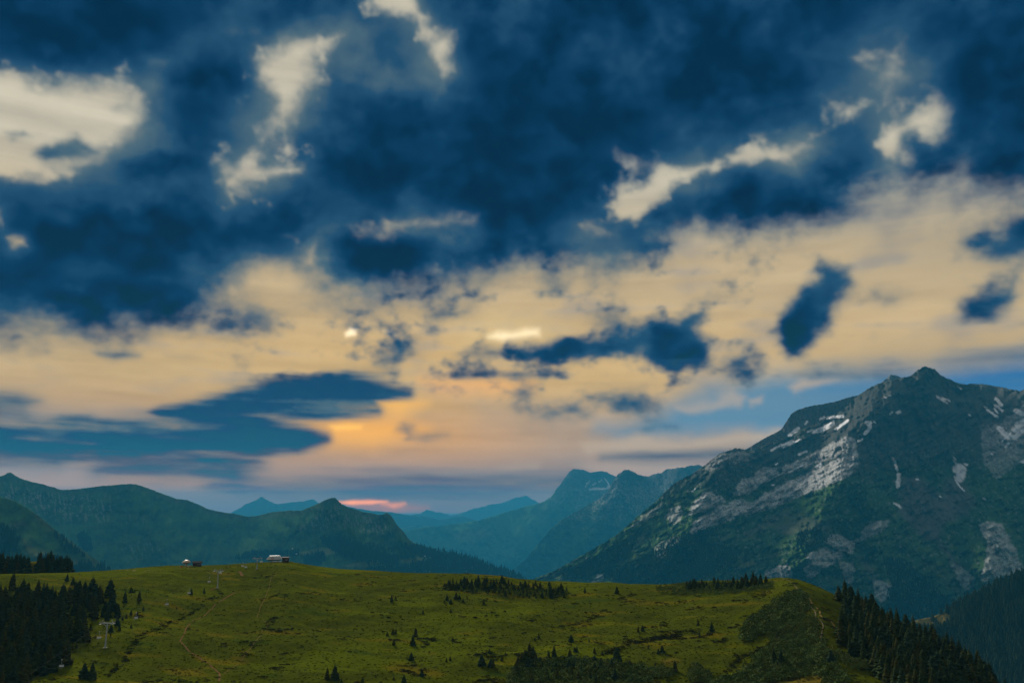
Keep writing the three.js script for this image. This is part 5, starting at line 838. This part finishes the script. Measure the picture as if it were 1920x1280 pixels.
path([[-24.25,-3.37], [-23.53,-3.36], [-22.71,-3.41], [-22.36,-3.39]], 0.9, [0.36, 0.3, 0.18], 'pale bare patch on the crest left of the lift hut', 0.45);
path([[-21.76,-3.40], [-20.86,-3.46], [-20.19,-3.47], [-19.32,-3.58]], 0.4, [0.26, 0.2, 0.1], 'thin track crossing below the lift hut', 0.4);

// ---------------------------------------------------------------- chairlift
const lookAlong = (a, b) => Math.atan2(b[0] - a[0], b[2] - a[2]);   // turn that points +z from a to b
const towerSpots = [[[-24.42,-7.73], 13.4], [[-18.43,-4.52], 13.2], [[-16.16,-3.42], 9.6]].map((q) => ({ p: meadow.point(...(Array.isArray(q[0]) ? q[0] : [q[0], q[1]])), h: q[q.length - 1] }));
const stationAt = meadow.point(...[-15.12,-3.02]);
const tops = towerSpots.map((t) => [t.p[0], t.p[1] + t.h, t.p[2]]);
const beyond = [tops[0][0] - (tops[1][0] - tops[0][0]) * 1.1, tops[0][1] - (tops[1][1] - tops[0][1]) * 1.5, tops[0][2] - (tops[1][2] - tops[0][2]) * 0.72];
const ropeNodes = [beyond, ...tops, [stationAt[0], stationAt[1] + 3.6, stationAt[2]]];
const GAUGE = 2.6;
function tower(spot, next, prev, label) {
  const g = new THREE.Group(), h = spot.h, turn = lookAlong(prev, next);
  part(g, 'footing', box(1.8, 0.8, 1.8, 0, 0.1, 0), concrete);
  part(g, 'mast', cyl(0.48, 0.3, h, 0, h / 2, 0, 14), steel);
  part(g, 'crossarm', merged([box(GAUGE * 2 + 1.4, 0.42, 0.42, 0, h, 0), bar([-GAUGE, h - 0.1, 0], [-0.3, h - 1.7, 0], 0.13), bar([GAUGE, h - 0.1, 0], [0.3, h - 1.7, 0], 0.13)]), steel);
  for (const s of [-1, 1]) {
    const train = part(g, 'sheave_train', merged([box(0.22, 0.34, 4.4, s * GAUGE, h + 0.05, 0), box(0.7, 0.1, 4.6, s * (GAUGE + 0.7), h - 0.35, 0), bar([s * (GAUGE + 1), h - 0.3, -2.2], [s * (GAUGE + 1), h + 0.7, -2.2], 0.05), bar([s * (GAUGE + 1), h - 0.3, 2.2], [s * (GAUGE + 1), h + 0.7, 2.2], 0.05), bar([s * (GAUGE + 1), h + 0.7, -2.2], [s * (GAUGE + 1), h + 0.7, 2.2], 0.05)]), steel);
    for (let k = 0; k < 6; k++) part(train, 'wheel', cyl(0.24, 0.24, 0.14, s * GAUGE, h + 0.3, -1.9 + k * 0.76, 10, 0, Math.PI / 2), darkSteel);
    part(g, 'lifting_frame', merged([bar([s * GAUGE, h, 0], [s * GAUGE, h + 1.5, 0], 0.08), bar([s * (GAUGE - 0.7), h + 1.5, 0], [s * (GAUGE + 0.5), h + 1.5, 0], 0.08)]), steel);
  }
  part(g, 'ladder', merged([bar([-0.22, 0.6, 0.52], [-0.22, h, 0.36], 0.03), bar([0.22, 0.6, 0.52], [0.22, h, 0.36], 0.03), ...Array.from({ length: 24 }, (_, k) => bar([-0.22, 0.8 + k * h / 25, 0.51 - k * 0.006], [0.22, 0.8 + k * h / 25, 0.51 - k * 0.006], 0.022))]), steel);
  g.position.set(spot.p[0], spot.p[1] - 0.1, spot.p[2]); g.rotation.y = turn;
  put(g, 'lift_tower'); tag(g, label, 'lift tower', 'towers of the chairlift');
}
tower(towerSpots[0], tops[1], beyond, 'grey steel lift tower nearest the camera beside the left wood');
tower(towerSpots[1], tops[2], tops[0], 'grey steel lift tower halfway up the left meadow');
tower(towerSpots[2], ropeNodes[4], tops[1], 'smallest grey lift tower just below the white top station');
const sideOf = (i) => { const a = ropeNodes[Math.max(0, i - 1)], b = ropeNodes[Math.min(ropeNodes.length - 1, i + 1)], L = Math.hypot(b[0] - a[0], b[2] - a[2]); return [(b[2] - a[2]) / L, -(b[0] - a[0]) / L]; };
for (const s of [-1, 1]) {
  const pts = [];
  for (let i = 0; i < ropeNodes.length; i++) {
    const [nx, nz] = sideOf(i), q = ropeNodes[i], here = new THREE.Vector3(q[0] + nx * s * GAUGE, q[1] + 0.58, q[2] + nz * s * GAUGE);
    if (i) for (let k = 1; k < 8; k++) { const v = pts[pts.length - 1].base.clone().lerp(here, 0); const a = pts.find((x) => x.node === i - 1).base, m = a.clone().lerp(here, k / 8); m.y -= 4 * (k / 8) * (1 - k / 8) * a.distanceTo(here) * 0.012; pts.push({ base: m }); }
    pts.push({ base: here, node: i });
  }
  const line = new THREE.CurvePath(); for (let i = 1; i < pts.length; i++) line.add(new THREE.LineCurve3(pts[i - 1].base, pts[i].base));
  const o = put(new THREE.Mesh(new THREE.TubeGeometry(line, 160, 0.028, 5), ropeMat), 'haul_rope');
  tag(o, s < 0 ? 'thin steel rope on the left side of the lift towers' : 'thin steel rope on the right side of the lift towers', 'rope', 'ropes of the chairlift');
}
function makeChair() {
  const g = new THREE.Group();
  part(g, 'hanger', merged([box(0.3, 0.22, 0.6, 0, 0, 0), bar([0, 0, 0], [0, -1.9, 0.25], 0.06), bar([0, -1.9, 0.25], [-0.95, -2.05, 0.3], 0.055), bar([0, -1.9, 0.25], [0.95, -2.05, 0.3], 0.055)]), steel);
  part(g, 'frame', merged([-0.95, 0.95].flatMap((x) => [bar([x, -2.05, 0.3], [x, -3.1, 0.3], 0.05), bar([x, -3.1, 0.3], [x, -3.15, -0.35], 0.05)])), steel);
  part(g, 'seat', box(1.95, 0.12, 0.62, 0, -3.1, 0.0), darkSteel);
  part(g, 'backrest', box(1.95, 0.72, 0.1, 0, -2.68, 0.36, 0.16), whitePaint);
  part(g, 'safety_bar', merged([bar([-0.9, -2.5, -0.4], [0.9, -2.5, -0.4], 0.035), bar([-0.9, -2.5, -0.4], [-0.95, -2.3, 0.3], 0.035), bar([0.9, -2.5, -0.4], [0.95, -2.3, 0.3], 0.035), bar([0, -2.5, -0.4], [0, -3.6, -0.55], 0.03), bar([-0.7, -3.6, -0.55], [0.7, -3.6, -0.55], 0.03)]), steel);
  return g;
}
const chair0 = makeChair();
function placeChair(seg, f, s, label) {
  const o = chair0.clone(), a = ropeNodes[seg], b = ropeNodes[seg + 1], sa = sideOf(seg), sb = sideOf(seg + 1), L = Math.hypot(b[0] - a[0], b[1] - a[1], b[2] - a[2]);
  o.position.set(lerp(a[0] + sa[0] * s * GAUGE, b[0] + sb[0] * s * GAUGE, f), lerp(a[1], b[1], f) + 0.52 - 4 * f * (1 - f) * L * 0.012, lerp(a[2] + sa[1] * s * GAUGE, b[2] + sb[1] * s * GAUGE, f));
  o.rotation.y = lookAlong(a, b) + (s > 0 ? Math.PI : 0);
  o.scale.setScalar(1.12);
  put(o, 'lift_chair'); tag(o, label, 'lift chair', 'chairs of the chairlift');
}
placeChair(0, 0.26, 1, 'lowest lift chair at the bottom left edge');
placeChair(0, 0.6, -1, 'lift chair hanging in front of the left wood');
placeChair(0, 0.89, -1, 'lift chair just below the nearest tower');
placeChair(1, 0.17, -1, 'white-backed lift chair just above the nearest tower');
placeChair(1, 0.42, -1, 'second white-backed lift chair above the nearest tower');
placeChair(1, 0.63, -1, 'third white-backed lift chair above the nearest tower');
placeChair(1, 0.85, -1, 'white-backed lift chair between two small spruces');
placeChair(2, 0.12, 1, 'lift chair hanging beside the middle tower');
placeChair(2, 0.6, -1, 'left one of two lift chairs below the top tower');
placeChair(2, 0.68, 1, 'right one of two lift chairs below the top tower');
placeChair(3, 0.4, 1, 'lift chair arriving at the white top station');

// white top station: long hooded roof with sloping ends over dark machinery
{
  const g = new THREE.Group(), ry = 0.15;
  const sh = new THREE.Shape(); sh.moveTo(-8.2, 0); sh.lineTo(-7.4, 1.1); sh.lineTo(-5.2, 3.2); sh.quadraticCurveTo(-4.6, 3.7, -3.6, 3.75); sh.lineTo(5.4, 3.95); sh.quadraticCurveTo(6.4, 3.9, 6.9, 3.2); sh.lineTo(8.2, 0.7); sh.lineTo(8.0, 0); sh.closePath();
  const roof = new THREE.ExtrudeGeometry(sh, { depth: 5.4, bevelEnabled: true, bevelSize: 0.5, bevelThickness: 0.7, bevelSegments: 3 }); roof.translate(0, 2.9, -2.7);
  const hood = part(g, 'roof_hood', roof, whitePaint);
  part(hood, 'emblem_ring', new THREE.TorusGeometry(0.95, 0.2, 8, 24).translate(-1.5, 4.5, 3.45), redPaint);
  for (const x of [-4.2, -2.8, 0.6, 3, 5.2]) part(hood, 'panel_seam', box(0.09, 3.2, 0.05, x, 4.7, 3.42), steel);
  part(g, 'drive_housing', box(13, 1.3, 4.6, 0, 2.3, 0), darkSteel);
  for (const x of [-2.4, 4.4]) part(g, 'support_column', box(1.3, 3, 1.6, x, 0.8, 0), concrete);
  part(g, 'bull_wheel', cyl(2.3, 2.3, 0.35, -4.4, 1.45, 0, 24), darkSteel);
  part(g, 'platform', box(12, 0.5, 7, 3, 0.15, 0.5), concrete);
  g.position.set(stationAt[0] - 1, stationAt[1] + 0.2, stationAt[2] - 2); g.rotation.y = ry; g.scale.setScalar(0.8);
  put(g, 'lift_station'); tag(g, 'white hooded top station of the chairlift on the crest', 'lift station');
}
function hut(p, w, h, d, ry, roofH, label, mats = [timber, timberRoof], extra = true, name = 'wooden_hut') {
  const g = new THREE.Group();
  part(g, 'wall', box(w, h, d, 0, h / 2 - 0.3, 0), mats[0]);
  const sh = new THREE.Shape(); sh.moveTo(-d / 2 - 0.8, 0); sh.lineTo(0, roofH); sh.lineTo(d / 2 + 0.8, 0); sh.lineTo(d / 2 + 0.8, 0.3); sh.lineTo(0, roofH + 0.34); sh.lineTo(-d / 2 - 0.8, 0.3); sh.closePath();
  const r = new THREE.ExtrudeGeometry(sh, { depth: w + 1.4, bevelEnabled: false }); r.translate(0, h - 0.32, -(w + 1.4) / 2); r.rotateY(Math.PI / 2);
  part(g, 'roof', r, mats[1]);
  const gable = new THREE.Shape(); gable.moveTo(-d / 2, 0); gable.lineTo(0, roofH - 0.25); gable.lineTo(d / 2, 0); gable.closePath();
  for (const s of [-1, 1]) { const q = new THREE.ExtrudeGeometry(gable, { depth: 0.2, bevelEnabled: false }); q.rotateY(Math.PI / 2); q.translate(s * (w / 2 - 0.11) - 0.1, h - 0.31, 0); part(g, 'gable', q, mats[0]); }
  if (extra) { const dr = part(g, 'door', box(1, 2, 0.12, -w * 0.18, 0.75, d / 2 + 0.03), timberRoof); part(dr, 'handle', box(0.08, 0.16, 0.08, -w * 0.18 + 0.36, 0.75, d / 2 + 0.13), steel); for (const x of [0.1, 0.34]) { const wn = part(g, 'window', box(1.1, 0.9, 0.1, w * x, h * 0.5, d / 2 + 0.02), whitePaint); part(wn, 'pane', box(0.9, 0.7, 0.05, w * x, h * 0.5, d / 2 + 0.07), glassDark); } }
  g.position.set(p[0], p[1], p[2]); g.rotation.y = ry;
  put(g, name); tag(g, label, 'hut');
}
hut(meadow.point(...[-14.44,-3.03]), 5.6, 4.4, 5, 0.1, 0.6, 'dark timber cabin at the right end of the white lift station');
hut(meadow.point(...[-19.69,-3.15]), 7.2, 2.9, 5, 0.25, 1.5, 'low dark timber hut on the crest beside the rounded lift terminal');
// rounded terminal of the older lift: a tan shell on a stem
{
  const g = new THREE.Group(), p = meadow.point(...[-20.33,-3.14]);
  const shell = new THREE.LatheGeometry([[0.05, 2.5], [2.2, 2.55], [3.4, 2.9], [3.75, 3.4], [3.3, 4.2], [2.3, 5.0], [1.1, 5.5], [0.05, 5.65]].map(([x, y]) => new THREE.Vector2(x, y)), 28);
  const sp = shell.attributes.position; for (let i = 0; i < sp.count; i++) { const x = sp.getX(i), y = sp.getY(i); sp.setY(i, y + (y > 3 ? 0.13 * x : 0)); sp.setX(i, x * 1.05); } shell.computeVertexNormals();
  const hood = part(g, 'shell_hood', shell, shellPaint);
  part(hood, 'rim', new THREE.TorusGeometry(3.72, 0.1, 8, 32).rotateX(Math.PI / 2).translate(0, 3.35, 0), darkSteel);
  part(g, 'stem', cyl(0.75, 0.6, 3, 0, 1.2, 0, 14), shellPaint);
  part(g, 'bull_wheel', cyl(2.0, 2.0, 0.28, 0, 2.3, 0, 24), darkSteel);
  part(g, 'platform', box(6.4, 0.3, 3, 2, 0.1, 0.4), timber);
  part(g, 'guard_rail', merged([bar([2, 0.2, 1.8], [2, 1.4, 1.8], 0.06), bar([5, 0.2, 1.8], [5, 1.4, 1.8], 0.06), bar([2, 1.4, 1.8], [5, 1.4, 1.8], 0.06)]), darkSteel);
  g.position.set(...p); g.rotation.y = -0.3;
  put(g, 'lift_terminal'); tag(g, 'tan mushroom-shaped lift terminal on the crest left of the hut', 'lift station');
}
// red marker and post below the terminal
{
  const g = new THREE.Group(), p = meadow.point(...[-20.59,-3.43]);
  part(g, 'post', cyl(0.07, 0.07, 2.6, 0, 1.2, 0, 8), postMat); part(g, 'panel', box(2.0, 1.0, 0.1, 0, 2.4, 0.1, 0, 0, 0.08), redPaint);
  g.position.set(...p); put(g, 'marker_sign'); tag(g, 'small red marker sign on a post below the lift terminal', 'sign');
}
const postGeo = cyl(0.09, 0.07, 1.5, 0, 0.65, 0, 7), capGeo = new THREE.ConeGeometry(0.08, 0.1, 7).translate(0, 1.45, 0);
function post(q, scale, label, group) { const g = new THREE.Group(); part(g, 'stake', postGeo, postMat); part(g, 'tip', capGeo, postMat); g.position.set(...meadow.point(...q)); g.scale.setScalar(scale); g.rotation.z = 0.1 * (rnd() - 0.5); put(g, 'fence_post'); tag(g, label, 'post', group); }
post([-20.19,-3.47], 1.9, 'lone tall post below the timber hut');
for (const q of [[19.43,-8.25], [19.67,-8.20], [20.10,-8.54], [20.41,-8.67], [20.98,-8.99], [21.71,-9.35], [22.49,-9.70]].entries()) post(q[1], 1.05, ['topmost', 'second from the top', 'third from the top', 'middle', 'third from the bottom', 'second from the bottom', 'bottommost'][q[0]] + ' of the seven pale fence posts on the right ridge', 'fence posts of the right ridge');

// ---------------------------------------------------------------- far buildings
{
  const cabin = (q, w, h, d, label) => {
    const g = new THREE.Group(), p = great.point(...q);
    part(g, 'wall', box(w, h + 12, d, 0, h / 2 - 6, 0), darkSteel); part(g, 'roof', box(w + 1.6, 1.4, d + 1.6, 0, h + 0.7, 0, 0, 0, 0.05), timberRoof);
    for (let k = 0; k < 3; k++) part(g, 'window', box(w * 0.18, h * 0.3, 0.3, w * (-0.3 + 0.3 * k), h * 0.55, d / 2 + 0.12), glassDark);
    g.position.set(p[0], p[1], p[2]); g.rotation.y = -0.25; put(g, 'cable_car_station'); tag(g, label, 'building');
  };
  cabin([14.60,3.98], 24, 17, 18, 'left dark block of the summit station on the shoulder of the great mountain');
  cabin([14.86,3.98], 22, 14, 18, 'right dark block of the summit station on the shoulder of the great mountain');
  const pylon = (q, h, label) => { const g = new THREE.Group(), p = great.point(...q); part(g, 'mast', merged([bar([-3, -10, 0], [0, h, 0], 0.9), bar([3, -10, 0], [0, h, 0], 0.9), bar([-1.5, h * 0.45, 0], [1.5, h * 0.45, 0], 0.6)]), darkSteel); part(g, 'crossarm', box(13, 1.6, 1.6, 0, h, 0), darkSteel); g.position.set(p[0], p[1], p[2]); put(g, 'cable_pylon'); tag(g, label, 'pylon'); };
  pylon([14.29,3.92], 22, 'tiny pylon beside the summit station on the great mountain');
  pylon([13.85,3.79], 20, 'tiny pylon at the left end of the station ledge on the great mountain');
  const pale = [paint(0.7, 0.68, 0.64, 0.9), paint(0.6, 0.6, 0.6, 0.8)];
  hut(spur.point(...[-27.19,-2.57]), 26, 7, 12, 0.4, 4, 'pale farm building on the pasture at the foot of the left spur', pale, false, 'farm_building');
  hut(leftMtn.point(...[-14.06,-2.22]), 16, 6, 12, 0.2, 4, 'pale upper hut on the slope behind the white lift station', pale, false, 'farm_building');
  hut(leftMtn.point(...[-13.78,-2.55]), 22, 7, 14, 0.2, 4, 'pale lower hut on the slope behind the white lift station', pale, false, 'farm_building');
  hut(leftMtn.point(...[-5.65,-2.75]), 18, 6, 12, 0.1, 4, 'left pale hut at the wood edge under the pyramid peak', pale, false, 'farm_building');
  hut(leftMtn.point(...[-5.34,-2.85]), 16, 6, 12, 0.1, 4, 'right pale hut at the wood edge under the pyramid peak', pale, false, 'farm_building');
}
console.log('objects done');


renderer.render(scene, camera);
